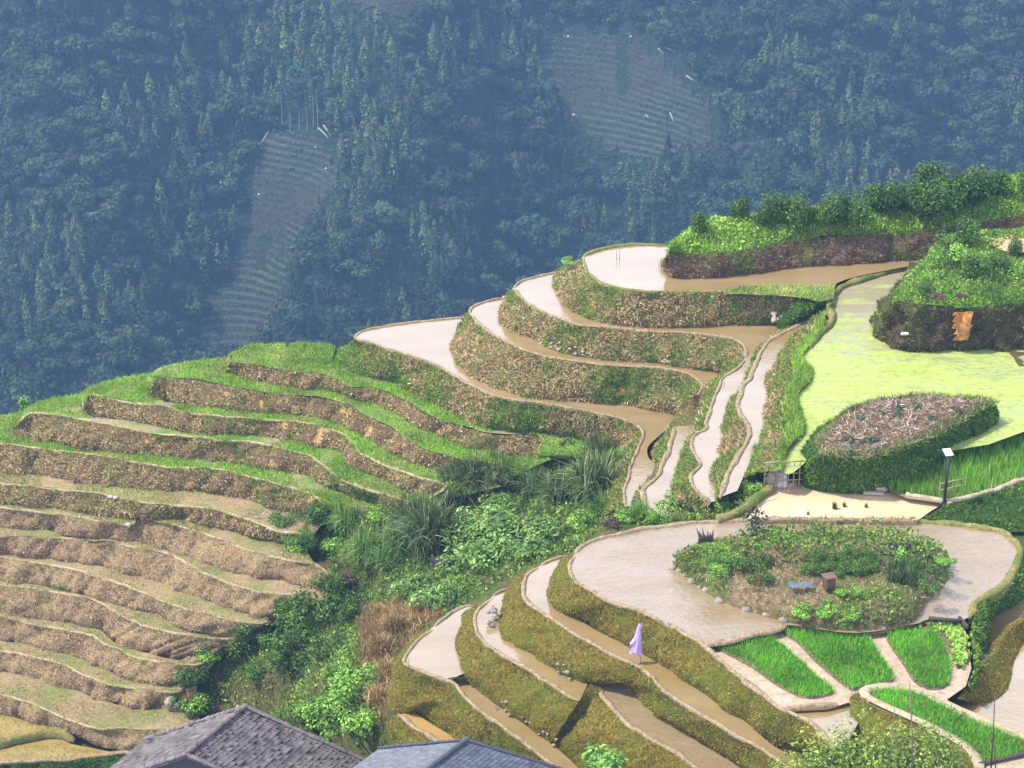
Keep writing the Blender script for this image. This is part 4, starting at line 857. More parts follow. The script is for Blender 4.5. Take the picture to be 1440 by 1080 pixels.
FV = np.vstack(fv).reshape(-1, 3); tag(mesh_obj('forest', FV, np.arange(len(FV)).reshape(-1, 4), M['farleaf'], None, False, np.vstack(fc).reshape(-1, 3)), kind='stuff')

# trees of the far slope that one can tell apart
def far_tree(name, label, cat, kind, px, py, s, colour, group=None, var=0, stretch=1.0):
    b = hit(px, py, zm, 560, 1100); th = empty(name, b, label, cat, group)
    q, cc = tree_points(kind, var, np.zeros(3), s, 0.0, colour); q = q.reshape(-1, 3)*np.array((1, 1, stretch)); zt = q[:, 2].max()
    mesh_obj('crown', q+b, np.arange(len(q)).reshape(-1, 4), M['farleaf'], th, False, cc.reshape(-1, 3))
    m = MB(); m.tube([b+np.array((0, 0, -0.5)), b+np.array((0.1, 0, zt*0.5)), b+np.array((0.1, 0, zt*0.9))], [0.28*s, .2*s, .06*s], 6); m.build('trunk', M['bark'], th)
    return th
for px, py, s, lab in [(403, 90, 1.35, 'tall pale bamboo plume, brightest of the clump at the top of the far wood'), (367, 78, 1.1, 'pale bamboo plume standing left of the brightest one at the top of the far wood'), (213, 150, 1.2, 'pale yellow green bamboo plume in the middle of the left far wood'),
        (152, 168, 1.05, 'short pale bamboo plume left of the middle clump on the far slope'), (245, 165, 1.05, 'slim pale bamboo plume beside the yellow green one on the far slope'), (284, 195, 0.8, 'small bright yellow green bamboo tip on the dark far slope'),
        (490, 130, 1.0, 'pale bamboo plume right of the top clump, above the small clearing'), (720, 85, 1.15, 'pale bamboo plume at the left edge of the large clearing'), (227, 300, 1.1, 'pale bamboo plume low on the left far slope'), (345, 120, 0.95, 'bamboo tip by itself between the two pale clumps')]:
    far_tree('bamboo', lab, 'bamboo', 'bamboo', px, py+14, s, (0.19, 0.26, 0.07), 'pale bamboos on the far slope', int(px) % 5)
far_tree('cypress', 'dark columnar conifer at the lower right corner of the large clearing', 'conifer', 'fir', 1018, 240, 1.5, (0.014, 0.036, 0.02), None, 1, 1.15)
far_tree('cypress', 'dark broad conifer at the lower edge of the large clearing', 'conifer', 'fir', 938, 252, 1.45, (0.018, 0.042, 0.022), None, 2, 0.95)
far_tree('cypress', 'dark short conifer between the two tall ones under the clearing', 'conifer', 'fir', 985, 262, 1.2, (0.02, 0.044, 0.022), None, 0, 0.9)
far_tree('broadleaf_tree', 'round pale crowned tree just above the ponds at the skyline edge', 'tree', 'broad', 735, 388, 0.9, (0.085, 0.13, 0.085), None, 3, 1.0)
far_tree('broadleaf_tree', 'pale layered tree at the left foot of the small clearing', 'tree', 'broad', 325, 285, 1.0, (0.11, 0.17, 0.085), None, 2, 1.3)
far_tree('broadleaf_tree', 'pale round tree above the upper left end of the small clearing', 'tree', 'broad', 272, 232, 0.9, (0.10, 0.15, 0.09), None, 4, 0.9)
# felled trunks and pale boulders on the clearings
def on_mount(px, py, up=0.8):
    p = hit(px, py, zm, 560, 1100); return p+np.array((0, 0, up))
for (a, b, lab) in [((926, 72), (933, 83), 'upper pale felled trunk at the right edge of the large clearing'), ((935, 75), (950, 80), 'pale felled trunk lying crosswise at the right edge of the large clearing'), ((965, 112), (975, 120), 'lower pale felled trunk at the right edge of the large clearing'),
        ((908, 170), (912, 177), 'short pale log in the crop rows of the large clearing, the left of two'), ((942, 166), (947, 174), 'short pale log in the crop rows of the large clearing, the right of two'),
        ((367, 208), (384, 181), 'long pale felled pole leaning at the top left of the small clearing'), ((448, 184), (462, 198), 'upper felled pole at the top right corner of the small clearing'), ((455, 185), (466, 196), 'lower felled pole at the top right corner of the small clearing')]:
    m = MB(); A, B = on_mount(*a), on_mount(*b); m.tube([A, (A+B)/2+np.array((0, 0, .15)), B], [0.3, 0.27, 0.2], 7); tag(m.build('felled_trunk', M['stone'], None, True), lab, 'log', 'felled trunks on the far clearings')
for i, (a, lab) in enumerate([((799, 58), 'white boulder high on the left of the large clearing'), ((887, 56), 'white boulder at the top right of the large clearing'), ((807, 164), 'white boulder at the lower left edge of the large clearing'), ((459, 240), 'white boulder at the right edge of the small clearing'), ((444, 211), 'small white stone near the top of the small clearing'), ((364, 276), 'small white stone at the left edge of the small clearing')]):
    m = MB(); m.rock(on_mount(*a, 0.4), 0.7 if i < 3 else 0.55, i); tag(m.build('boulder', M['white_stone'], None, True), lab, 'boulder', 'white boulders on the far clearings')
# thin bare trunks above the small clearing
for i, px in enumerate((397, 408, 421, 432, 441, 447)):
    b = on_mount(px, 186, 0); m = MB(); h = (15, 10, 9, 12, 17, 16)[i]; m.tube([b, b+np.array((.2, 0, h*.5)), b+np.array((.1, 0, h))], [.16, .13, .07], 6)
    th = empty('bare_trunk_tree', b, ['leftmost', 'second', 'third', 'fourth', 'fifth', 'rightmost'][i]+' thin bare trunked tree in the row above the small clearing', 'tree', 'thin trees above the small clearing'); m.build('trunk', M['palebark'], th)
    q, cc = tree_points('bamboo', i, np.array((0, 0, h*.62)), 0.5, i, (0.05, 0.09, 0.035)); q = q.reshape(-1, 3); mesh_obj('crown', q+b, np.arange(len(q)).reshape(-1, 4), M['farleaf'], th, False, cc.reshape(-1, 3))

# the air
hz = MB(); hz.add([(x, y, z) for z in (-420, 52.5) for x, y in ((-560, -40), (560, -40), (560, 1260), (-560, 1260))], [(3, 2, 1, 0), (4, 5, 6, 7), (0, 1, 5, 4), (1, 2, 6, 5), (2, 3, 7, 6), (3, 0, 4, 7)])
hm = bpy.data.materials.new('haze_air'); hm.use_nodes = True; ht = hm.node_tree; ht.nodes.clear(); ho = ht.nodes.new('ShaderNodeOutputMaterial'); hp = ht.nodes.new('ShaderNodeVolumePrincipled')
hp.inputs['Color'].default_value = (0.165, 0.305, 0.505, 1); hp.inputs['Density'].default_value = 0.00043; hp.inputs['Anisotropy'].default_value = 0.0
ht.links.new(hp.outputs[0], ho.inputs['Volume'])
tag(hz.build('haze', hm), kind='stuff')
# ================================================================ grass, straw and leaves
def nrmz(v): return v/(np.linalg.norm(v, axis=-1)[..., None]+1e-9)
def sample_faces(V, F, dens, g=rng):
    a, b, c, d = (V[F[:, i]] for i in range(4)); ar = 0.5*np.linalg.norm(np.cross(c-a, d-b), axis=1)
    n = int(ar.sum()*dens); 
    if n < 1: return np.zeros((0, 3)), np.zeros((0, 3))
    k = g.choice(len(F), n, p=ar/ar.sum()); u, v = g.random((2, n, 1))
    nn = nrmz(np.cross(c-a, d-b))[k]
    return (a[k]*(1-u)+b[k]*u)*(1-v)+(d[k]*(1-u)+c[k]*u)*v, nn
def tri_blades(p, d, L, w, col):
    d = nrmz(d); s = nrmz(np.cross(d, rng.normal(size=d.shape))); L = np.asarray(L)[:, None]; w = np.asarray(w)[:, None]
    V = np.stack([p-s*w/2, p+s*w/2, p+d*L], 1).reshape(-1, 3)
    return V, np.repeat(col[:, None], 3, 1).reshape(-1, 3)
def pick(pal, wts, n):
    pal = np.array(pal); w = np.array(wts, float); k = rng.choice(len(pal), n, p=w/w.sum()); return pal[k]*rng.uniform(0.7, 1.3, (n, 1))
GRN = [(0.10, 0.18, 0.02), (0.17, 0.28, 0.035), (0.25, 0.37, 0.06), (0.055, 0.095, 0.013)]
STR = [(0.66, 0.53, 0.28), (0.48, 0.36, 0.16), (0.27, 0.19, 0.075), (0.08, 0.055, 0.02), (0.76, 0.65, 0.42)]
PNK = [(0.62, 0.465, 0.30), (0.44, 0.31, 0.18), (0.25, 0.17, 0.09), (0.10, 0.065, 0.035), (0.74, 0.60, 0.45)]
OLV = [(0.26, 0.205, 0.032), (0.37, 0.285, 0.065), (0.15, 0.13, 0.02), (0.52, 0.41, 0.14), (0.055, 0.045, 0.01), (0.16, 0.20, 0.028)]
BRN = [(0.26, 0.185, 0.10), (0.15, 0.10, 0.055), (0.07, 0.05, 0.025), (0.40, 0.30, 0.18), (0.10, 0.11, 0.03)]
DRK = [(0.12, 0.095, 0.04), (0.055, 0.05, 0.018), (0.30, 0.235, 0.13), (0.08, 0.11, 0.024), (0.13, 0.08, 0.085)]
CRP = [(0.06, 0.13, 0.014), (0.10, 0.20, 0.024), (0.033, 0.07, 0.009), (0.16, 0.27, 0.045)]
ST = {'T': (STR, (2, 3, 3, 1.4, 1), 0.34, 260), 'Tg': (STR, (1.5, 3, 3, 1.5, .6), 0.62, 260), 'L': (STR, (2.2, 3.2, 3, 1.4, .9), 0.2, 240), 'Lp': (PNK, (2.5, 3.5, 3, 1.2, 1), 0.06, 240),
      'A': (OLV, (3, 2.6, 3, 1.2, 2, 2), 0.12, 330), 'K': (DRK, (3, 3, 1.6, 2, 0.7), 0.15, 170), 'Kb': (BRN, (3, 3, 2, 1.6, 1), 0.12, 220), 'M': (CRP, (3, 3, 2, 1), 0.3, 260), 'Mg': (CRP, (2, 3, 1, 2), 0.55, 260)}
for th, V, F, style, dn, out in STRIPS:
    pal, wts, green, dens = ST[style]; p, nn = sample_faces(V, F, dens*dn); n = len(p)
    if n == 0: continue
    zr = (p[:, 2]-V[:, 2].min())/(np.ptp(V[:, 2])+1e-6)
    col = pick(pal, wts, n); gp = fbm(p*0.35, 17, 3)+0.5*fbm(p*1.4, 19, 2)+(zr-0.5)*0.35+rng.normal(0, .18, n)
    isg = gp > np.quantile(gp, 1-green) if green > 0 else np.zeros(n, bool); col[isg] = pick(GRN, (3, 3, 2, 1), isg.sum()) if style not in ('M',) else pick(GRN, (3, 2, 1, 2), isg.sum())
    nn = np.where(nn[:, 1:2] > 0, -nn, nn) if out is None else nn*np.where((nn[:, :2]*0+1).sum(1) > 0, 1, 1)[:, None]
    up = np.array((0, 0, 1.0)); side = nrmz(np.cross(nn, up)+1e-6); down = rng.normal(-0.35, 0.55, n)[:, None]*up
    nf = nn*np.sign((nn*np.array((-0.2, -0.6, 0.8))).sum(1))[:, None]
    d = nf*rng.uniform(0.35, 1.0, (n, 1))+down+side*rng.normal(0, .75, (n, 1))
    big = style in ('M', 'Mg'); L = rng.uniform(0.10, 0.30, n)*(0.8 if big else 1.0); w = rng.uniform(0.03, 0.075, n)*(1.5 if big else 1)
    if style == 'A': L = rng.uniform(0.05, 0.15, n); w = rng.uniform(.02, .045, n)
    if style == 'Lp': L = rng.uniform(0.05, 0.17, n)
    if style == 'L': L *= .8
    BV, BC = tri_blades(p-nf*0.02, d, L, w, col)
    o = mesh_obj('dry_grass' if style not in ('M', 'Mg') else 'creeper', BV, np.arange(len(BV)).reshape(-1, 3), M['straw'], th if th.type == 'EMPTY' else th, False, BC); o['kind'] = 'stuff'

_R = {o['label']: o for o in scene.objects if o.get('category') == 'earth bank'}
for th, V, F, style, dn, out in STRIPS:
    if out is None or th.type != 'EMPTY': continue
    nc = len(out); R = V[:nc]; n = int(nc*0.2*26); k = rng.integers(0, nc, n); p = R[k]+out[k]*rng.normal(.12, .14, (n, 1))+rng.normal(0, .06, (n, 3))*np.array((1, 1, .3)); keep = fbm(p*.6, 23, 3)+rng.normal(0, .2, n) > (-.1 if style in ('L', 'Tg', 'M', 'Mg', 'K', 'Kb') else .12); p = p[keep]; o_ = out[k][keep]; n = len(p)
    if n < 3: continue
    pal, wts, green, dens = ST[style]; col = pick(pal, wts, n); g = rng.random(n) < (.75 if style == 'L' else .1 if style == 'Lp' else .5); col[g] = pick(GRN, (3, 3, 2, 1), g.sum())
    BV, BC = tri_blades(p, o_*rng.uniform(.1, .9, (n, 1))+np.array((0, 0, .8))+rng.normal(0, .4, (n, 3)), rng.uniform(.12, .34, n), rng.uniform(.03, .06, n), col)
    o = mesh_obj('rim_grass', BV, np.arange(len(BV)).reshape(-1, 3), M['straw'], th, False, BC); o['kind'] = 'stuff'

def turf_on(name, V, F, dens, L, w, pal=GRN, wts=(3, 3, 2, 1), patch=None, lean=0.45, parent=None, thr=-0.15, patchscale=0.3, kind='stuff', mat='blade', mask=None):
    p, nn = sample_faces(V, F, dens); n = len(p)
    if patch is not None: k = fbm(p*patchscale, patch, 3)+rng.normal(0, .12, n) > thr; p = p[k]; n = len(p)
    if mask is not None: k = mask(p); p = p[k]; n = len(p)
    d = np.array((0, 0, 1.0))+rng.normal(0, lean, (n, 3)); tint = 1+0.35*fbm(p*0.5, 27, 2)[:, None]
    BV, BC = tri_blades(p, d, rng.uniform(L*0.55, L*1.3, n), rng.uniform(w*.6, w*1.4, n), pick(pal, wts, n)*tint)
    o = mesh_obj(name, BV, np.arange(len(BV)).reshape(-1, 3), M[mat], parent, False, BC); o['kind'] = kind; return o
def poly_points(poly, dens, z=None):
    poly = np.asarray(poly)[:, :2]; x0, y0 = poly.min(0); x1, y1 = poly.max(0); n = int((x1-x0)*(y1-y0)*dens)
    q = np.c_[rng.uniform(x0, x1, n), rng.uniform(y0, y1, n)]; q = q[inside(poly, q)]
    return np.c_[q, gh(q[:, 0], q[:, 1]) if z is None else np.full(len(q), z)]
def blades_at(name, p, L, w, pal, wts, lean=0.4, parent=None, mat='blade'):
    n = len(p); d = np.array((0, 0, 1.0))+rng.normal(0, lean, (n, 3)); tint = 1+0.3*fbm(p*0.6, 29, 2)[:, None]
    BV, BC = tri_blades(p, d, rng.uniform(L*.55, L*1.3, n), rng.uniform(w*.6, w*1.4, n), pick(pal, wts, n)*tint)
    o = mesh_obj(name, BV, np.arange(len(BV)).reshape(-1, 3), M[mat], parent, False, BC); o['kind'] = 'stuff'; return o
def leaves_at(name, c, size, pal, wts, up=0.8, parent=None, asp=0.55, kind='stuff', mat='leaf'):
    n = len(c); q = quads(c, np.array((0, -0.15, up))+rng.normal(0, .55, (n, 3)), rng.uniform(size*.6, size*1.4, n), asp)
    col = pick(pal, wts, n)*(1+0.35*fbm(c*0.6, 33, 2)[:, None]); q = q.reshape(-1, 3)
    o = mesh_obj(name, q, np.arange(len(q)).reshape(-1, 4), M[mat], parent, False, np.repeat(col[:, None], 4, 1).reshape(-1, 3))
    if kind: o['kind'] = kind
    return o
LUSH = [(0.19, 0.35, 0.03), (0.28, 0.46, 0.045), (0.38, 0.56, 0.08), (0.10, 0.19, 0.02)]
TAN = [(0.52, 0.42, 0.24), (0.36, 0.29, 0.13), (0.2, 0.24, 0.06), (0.44, 0.37, 0.2)]
for k, V, F in TREADS:
    i = names.index(k)
    if i < 5: turf_on('grass', V, F, 240, 0.20, 0.045, LUSH, (3, 3, 2, 1), patch=80+i, thr=-0.38 if i < 3 else -0.3)
    elif i < 7: turf_on('grass', V, F, 170, 0.16, 0.045, LUSH+TAN, (2, 2, 1, 1, 2, 2, 2, 1), patch=80+i, thr=-0.2)
    else: turf_on('grass', V, F, 110, 0.13, 0.04, TAN+GRN[:2], (3, 3, 2, 2, 1, 1), patch=80+i, thr=-0.1)
turf_on('grass', VERGE[0], VERGE[1], 260, 0.26, 0.05, LUSH, (3, 3, 2, 2))
turf_on('grass', GR1[0], GR1[1], 220, 0.2, 0.05, LUSH+TAN, (2, 2, 1, 1, 1, 1, 1, 1))
# hilltop and knoll: leafy weeds
for V, F in (K1TOP[:2], K2TOP[:2]):
    p, nn = sample_faces(V, F, 75); p[:, 2] += rng.uniform(0.02, 0.35, len(p))*(0.6+0.6*np.clip(fbm(p*0.7, 44, 2)+.4, 0, 1.5)); leaves_at('weeds', p, 0.2, LUSH if V is K1TOP[0] else GRN[:3]+LUSH[:1]+[(0.06, 0.14, 0.015)], (3, 3, 2, 2) if V is K1TOP[0] else (3, 2, 1.5, 1.5, 3), 0.7)
    turf_on('grass', V, F, 90 if V is K1TOP[0] else 30, 0.38, 0.06, LUSH+TAN[:1], (3, 3, 2, 1, .4))
# field crops
blades_at('rice_seedlings', poly_points(pxpoly([(1252, 690), (1246, 680), (1300, 652), (1380, 618), (1440, 600), (1540, 575), (1540, 640), (1440, 672), (1399, 687), (1356, 699), (1326, 703), (1280, 698)], Z['R'], False), 130, Z['R']-0.02), 0.62, 0.06, [(0.13, 0.34, 0.02), (0.2, 0.43, 0.03), (0.30, 0.52, 0.08), (0.08, 0.2, 0.015)], (3, 3, 1.5, 1), 0.16)
BEDS = [([(1000, 908), (1018, 902), (1042, 897), (1068, 894), (1090, 902), (1123, 930), (1151, 955), (1172, 973), (1165, 980), (1132, 983), (1096, 967), (1057, 940), (1020, 920)], 'leftmost bright green seedling bed below the island, above the olive bank'),
        ([(1101, 889), (1129, 881), (1170, 880), (1210, 883), (1229, 911), (1246, 936), (1259, 956), (1240, 964), (1207, 970), (1195, 971), (1151, 936), (1123, 907)], 'middle bright green seedling bed, the largest of the three below the island'),
        ([(1246, 896), (1276, 891), (1316, 893), (1330, 918), (1337, 945), (1332, 966), (1310, 971), (1288, 962), (1270, 936)], 'right bright green seedling bed next to the pale lettuce strip')]
SEED = [(0.10, 0.36, 0.012), (0.15, 0.45, 0.02), (0.20, 0.53, 0.035), (0.07, 0.24, 0.01)]
def raised_bed(poly, z, label, pal, L, dens, name='seedling_bed', cat='seedling bed', crop='seedlings'):
    w = pxpoly(poly, z, True, 0.15); c = w.mean(0); rows = []
    for q, hz in ((0, -0.03), (0.02, 0.08), (0.06, 0.13), (0.4, 0.14), (0.97, 0.14)):
        r = w*(1-q)+c*q; r[:, 2] = z+hz; rows.append(r)
    V = np.array(rows); V[1:] += (fbm(V[1:]*2.0, 9, 2)*0.03)[..., None]; th = empty(name, (c[0], c[1], z), label, cat)
    mesh_obj('soil', np.vstack([V.reshape(-1, 3)]), grid_faces(len(rows), len(w), closed=True), M['dug'], th)
    p = poly_points(w*0.985+c*0.015, dens, z+0.12); return th, p
for poly, lab in BEDS:
    th, p = raised_bed(poly, Z['G'], lab, SEED, .25, 420); blades_at('seedlings', p, 0.26, 0.04, SEED, (3, 3, 2, 1), 0.3, th)
th, p = raised_bed([(1240, 887), (1290, 878), (1344, 883), (1358, 905), (1356, 935), (1346, 938), (1337, 905), (1316, 889), (1280, 887)], Z['G'], 'narrow strip of pale yellow green lettuce round the right seedling bed', None, 0, 30, 'vegetable_bed', 'vegetable bed')
lc = (p[:, None]+rng.normal(0, 1, (len(p), 9, 3))*np.array((.12, .12, .05))+np.array((0, 0, .09))).reshape(-1, 3); leaves_at('lettuces', lc, 0.2, [(0.28, 0.44, 0.06), (0.36, 0.53, 0.10), (0.18, 0.33, 0.04)], (3, 3, 2), 0.6, th, 0.8)
hb = pxpoly([(1220, 972), (1248, 969), (1282, 972), (1307, 981), (1329, 993), (1373, 1014), (1440, 1041), (1540, 1082), (1540, 1090), (1440, 1062), (1378, 1074), (1366, 1060), (1344, 1044), (1310, 1022), (1280, 1008), (1240, 989)], Z['H'], False)
th = empty('seedling_bed', (hb[:, 0].mean(), hb[:, 1].mean(), Z['H']), 'long bright green seedling bed inside the looping concrete path', 'seedling bed'); V = np.c_[hb[:, :2], np.full(len(hb), Z['H']+0.02)]
mesh_obj('soil', V, [t if True else t for t in [list(x) for x in tessellate_polygon([[Vector(v) for v in V]])]], M['dug'], th, False); blades_at('seedlings', poly_points(hb, 420, Z['H']), 0.26, 0.04, SEED, (3, 3, 2, 1), 0.3, th)
for pl in ([(-60, 1000), (0, 1004), (62, 1020), (80, 1026), (40, 1034), (0, 1042), (-60, 1050)], [(-60, 1062), (0, 1049), (82, 1037), (100, 1046), (170, 1060), (100, 1066), (0, 1071), (-60, 1074)]):
    blades_at('sparse_seedlings', poly_points(pxpoly(pl, Z['Y'], False), 45, Z['Y']-(.3 if pl[0][1] > 1030 else 0)), .2, .035, [(0.36, 0.36, 0.06), (0.46, 0.38, 0.12), (0.2, 0.26, 0.04)], (3, 2, 2), .5)
pc = curve(p_lip, Z['P']); pc = np.repeat(pc, 14, 0)+rng.normal(0, 1, (len(pc)*14, 3))*np.array((.12, .14, .02)); pc = pc[fbm(pc*.8, 3, 2)+rng.normal(0, .2, len(pc)) > .05]; blades_at('weeds', pc, .28, .045, GRN+TAN[:2], (3, 3, 2, 2, 1, 1), .5)
# mound top: dry stalks and a few cabbages
p, nn = sample_faces(MTOP[0], MTOP[1], 150); n = len(p); d = rng.normal(0, 1, (n, 3)); d[:, 2] = np.abs(d[:, 2])*0.35
BV, BC = tri_blades(p+np.array((0, 0, .02)), d, rng.uniform(.1, .38, n), rng.uniform(.03, .08, n), pick([(0.46, 0.36, 0.28), (0.30, 0.20, 0.13), (0.15, 0.095, 0.06), (0.26, 0.24, 0.08), (0.60, 0.52, 0.46)], (2, 3, 3, 1, 1), n)); o = mesh_obj('dry_stalks', BV, np.arange(len(BV)).reshape(-1, 3), M['straw'], MOUND, False, BC); o['kind'] = 'stuff'
turf_on('edge_grass', MTOP[0], MTOP[1], 160, 0.28, 0.05, GRN+TAN[:2], (3, 2, 1, 2, 1, 1), parent=MOUND, mask=lambda p: (np.minimum.reduce([np.linalg.norm(mt[::3, :2]-p[i:i+1, :2], axis=1).min() for i in range(0)] or [np.zeros(1)])*0+np.array([np.linalg.norm(mt[::3, :2]-q[:2], axis=1).min() for q in p]) < 0.5))
def near_poly(q): return np.array([np.linalg.norm(it[::3, :2]-v[:2], axis=1).min() for v in q])
# island growth
p, nn = sample_faces(IV[0], IV[1], 95); dd = near_poly(p); px, py = project(p); patch = fbm(p*0.42, 63, 3)
yl = (px < 1030)*(py < 800)*1.0; gl = patch+rng.normal(0, .12, len(p))
k = gl > 0.02; leaves_at('weeds', p[k]+np.c_[np.zeros((k.sum(), 2)), rng.uniform(.03, .4, k.sum())*np.clip(0.5+patch[k]*2, .2, 1.6)], 0.17, GRN+LUSH[:2], (3, 3, 1, 3, 1, 1), .7, ISL)
k = ~k | (dd < 0.5); q = p[k]; n = len(q); d = np.array((0, 0, .6))+rng.normal(0, .8, (n, 3)); ye = (project(q)[0] < 1040) & (project(q)[1] < 800)
cc = pick(STR+GRN[:2], (2, 3, 2, 1, 1, 2, 1), n); cc[ye] = pick([(0.46, 0.40, 0.10), (0.36, 0.33, 0.07), (0.2, 0.24, 0.04)], (3, 2, 1), ye.sum())
BV, BC = tri_blades(q, d, rng.uniform(.10, .28, n), rng.uniform(.02, .05, n), cc*.85); o = mesh_obj('dry_grass', BV, np.arange(len(BV)).reshape(-1, 3), M['straw'], ISL, False, BC); o['kind'] = 'stuff'

# ---------------------------------------------------------------- plant kinds, built once and copied
def leafy_mesh(name, r, h, nl, size, pal, wts, seed, lobes=7, asp=0.6, under=0.15, top=0.6):
    g = np.random.default_rng(seed); lc = g.normal(0, 1, (lobes, 3)); lc = nrmz(lc)*g.uniform(.3, .7, (lobes, 1))*np.array((r, r, h*.4)); lc[:, 2] += h*0.48; lr = g.uniform(.32, .55, lobes)
    k = g.integers(0, lobes, nl); d = nrmz(g.normal(size=(nl, 3))); rad = g.uniform(.45, 1.05, (nl, 1))**0.6
    c = lc[k]+d*rad*np.stack([lr[k]*r, lr[k]*r, lr[k]*h*0.6], 1); c[:, 2] = np.maximum(c[:, 2], under*g.random(nl))
    nr = nrmz(d+np.array((0, 0, top))+g.normal(0, .45, (nl, 3))); q = quads(c, nr, g.uniform(.65, 1.35, nl)*size, asp).reshape(-1, 3)
    pal = np.array(pal); w = np.array(wts, float); col = pal[g.choice(len(pal), nl, p=w/w.sum())]*g.uniform(.65, 1.35, (nl, 1))*(1+.25*np.sin(k*2.4)[:, None])
    return q, np.arange(4*nl).reshape(-1, 4), np.repeat(col[:, None], 4, 1).reshape(-1, 3)
def arch_mesh(r, h, nb, seed, pal, wts, w=0.05, spread=1.0):
    """A clump of arching grass blades, four segments each."""
    g = np.random.default_rng(seed); th = g.uniform(0, 2*np.pi, nb); lean = g.uniform(.08, 1.0, nb)*spread; L = g.uniform(.6, 1.15, nb)*h; b = g.normal(0, .22*r, (nb, 2)); V = []
    hd = np.stack([np.cos(th), np.sin(th)], 1); sd = np.stack([-np.sin(th), np.cos(th)], 1); W = g.uniform(.6, 1.4, nb)*w
    for t in (0, .3, .6, .85, 1.0):
        o = hd*(r*lean*t**1.5)[:, None]+b; z = L*(t*1.15-0.62*lean*t**2.6); ww = (W*(1-t**2)*0.5)[:, None]
        V.append(np.c_[o-sd*ww, z]); V.append(np.c_[o+sd*ww, z])
    V = np.stack(V, 1); F = np.concatenate([np.stack([2*i+np.zeros(nb, int), 2*i+1+np.zeros(nb, int), 2*i+3+np.zeros(nb, int), 2*i+2+np.zeros(nb, int)], 1)+np.arange(nb)[:, None]*10 for i in range(4)])
    pal = np.array(pal); wt = np.array(wts, float); col = pal[g.choice(len(pal), nb, p=wt/wt.sum())]*g.uniform(.65, 1.35, (nb, 1))
    return V.reshape(-1, 3), F, np.repeat(col[:, None], 10, 1).reshape(-1, 3)
PROTO = {}
def proto(kind, var, name, cat):
    """First use builds the plant at the origin; later uses copy it."""
    key = (kind, var)
    if key in PROTO: return copy_thing(PROTO[key], (0, 0, 0))
    th = empty(name, (0, 0, 0), None, cat); m = MB()
    DG = [(0.05, 0.115, 0.014), (0.085, 0.17, 0.022), (0.14, 0.25, 0.04), (0.028, 0.06, 0.009)]; FR = [(0.15, 0.31, 0.03), (0.22, 0.42, 0.05), (0.31, 0.52, 0.09), (0.08, 0.17, 0.02)]
    BL = [(0.13, 0.25, 0.04), (0.19, 0.34, 0.065), (0.29, 0.44, 0.12), (0.06, 0.13, 0.022)]
    if kind == 'dark': q = leafy_mesh('', 1.3, 1.7, 1000, .16, DG, (3, 3, 2, 2), var)
    elif kind == 'fresh': q = leafy_mesh('', 1.3, 1.3, 1100, .15, FR, (3, 3, 2, 2), 10+var)
    elif kind == 'nettle': q = leafy_mesh('', 1.5, 1.4, 1000, .20, BL, (3, 3, 2, 2), 20+var, top=1.0, asp=.5)
    elif kind == 'reed': q = arch_mesh(1.5, 2.1, 420, 30+var, [(0.11, 0.165, 0.045), (0.19, 0.25, 0.085), (0.06, 0.10, 0.025), (0.36, 0.39, 0.2)], (3, 2, 3, 1), .075, 1.25)
    elif kind == 'brightreed': q = arch_mesh(1.4, 1.9, 420, 40+var, [(0.12, 0.24, 0.04), (0.2, 0.34, 0.07), (0.07, 0.15, 0.02), (0.3, 0.42, 0.14)], (3, 3, 2, 1), .07, 1.3)
    elif kind == 'dry': q = arch_mesh(1.2, 1.3, 380, 50+var, [(0.40, 0.27, 0.11), (0.27, 0.165, 0.07), (0.54, 0.40, 0.2), (0.13, 0.08, 0.035), (0.18, 0.2, 0.05)], (3, 3, 2, 2, 1))
    elif kind == 'purple': q = leafy_mesh('', 1.0, 1.0, 420, .17, [(0.10, 0.05, 0.06), (0.16, 0.10, 0.09), (0.05, 0.03, 0.03), (0.22, 0.16, 0.13)], (3, 2, 3, 1), 60+var)
    elif kind == 'orchard':
        q = leafy_mesh('', 1.35, 2.9, 2000, .17, [(0.04, 0.10, 0.013), (0.07, 0.15, 0.018), (0.13, 0.24, 0.03), (0.02, 0.048, 0.007)], (3, 3, 2, 2), 70+var, lobes=14, under=.4)
    elif kind == 'yellowtree': q = leafy_mesh('', 1.9, 4.4, 4600, .145, [(0.14, 0.22, 0.024), (0.22, 0.31, 0.04), (0.33, 0.43, 0.07), (0.06, 0.10, 0.014)], (3, 3, 2, 2), 80+var, lobes=12, under=.4, asp=.5)
    elif kind == 'lime': q = leafy_mesh('', .9, 2.6, 520, .27, [(0.16, 0.36, 0.05), (0.25, 0.47, 0.09), (0.09, 0.22, 0.03)], (3, 3, 2), 90+var, lobes=7, under=.3, top=1.0)
    elif kind == 'sapling': q = leafy_mesh('', .55, 1.7, 150, .14, [(0.05, 0.07, 0.04), (0.12, 0.14, 0.09), (0.22, 0.22, 0.17)], (3, 2, 1), 95+var, lobes=6, under=.6)
    elif kind == 'cabbage': q = leafy_mesh('', .45, .4, 60, .26, [(0.05, 0.10, 0.045), (0.10, 0.16, 0.09), (0.2, 0.24, 0.17)], (3, 2, 1), 97+var, lobes=3)
    elif kind == 'corn': q = arch_mesh(.5, 1.2, 26, 100+var, [(0.07, 0.15, 0.03), (0.12, 0.22, 0.05)], (1, 1), .09)
    elif kind == 'tuft': q = arch_mesh(.25, .5, 60, 110+var, [(0.06, 0.10, 0.02), (0.14, 0.2, 0.04)], (1, 1), .035)
    leafy = kind in ('dark', 'fresh', 'nettle', 'purple', 'orchard', 'yellowtree', 'lime', 'sapling', 'corn')
    mesh_obj('crown' if kind in ('orchard', 'yellowtree', 'sapling', 'lime') else ('foliage' if leafy else 'blades'), q[0], q[1], M['leaf'], th, False, q[2])
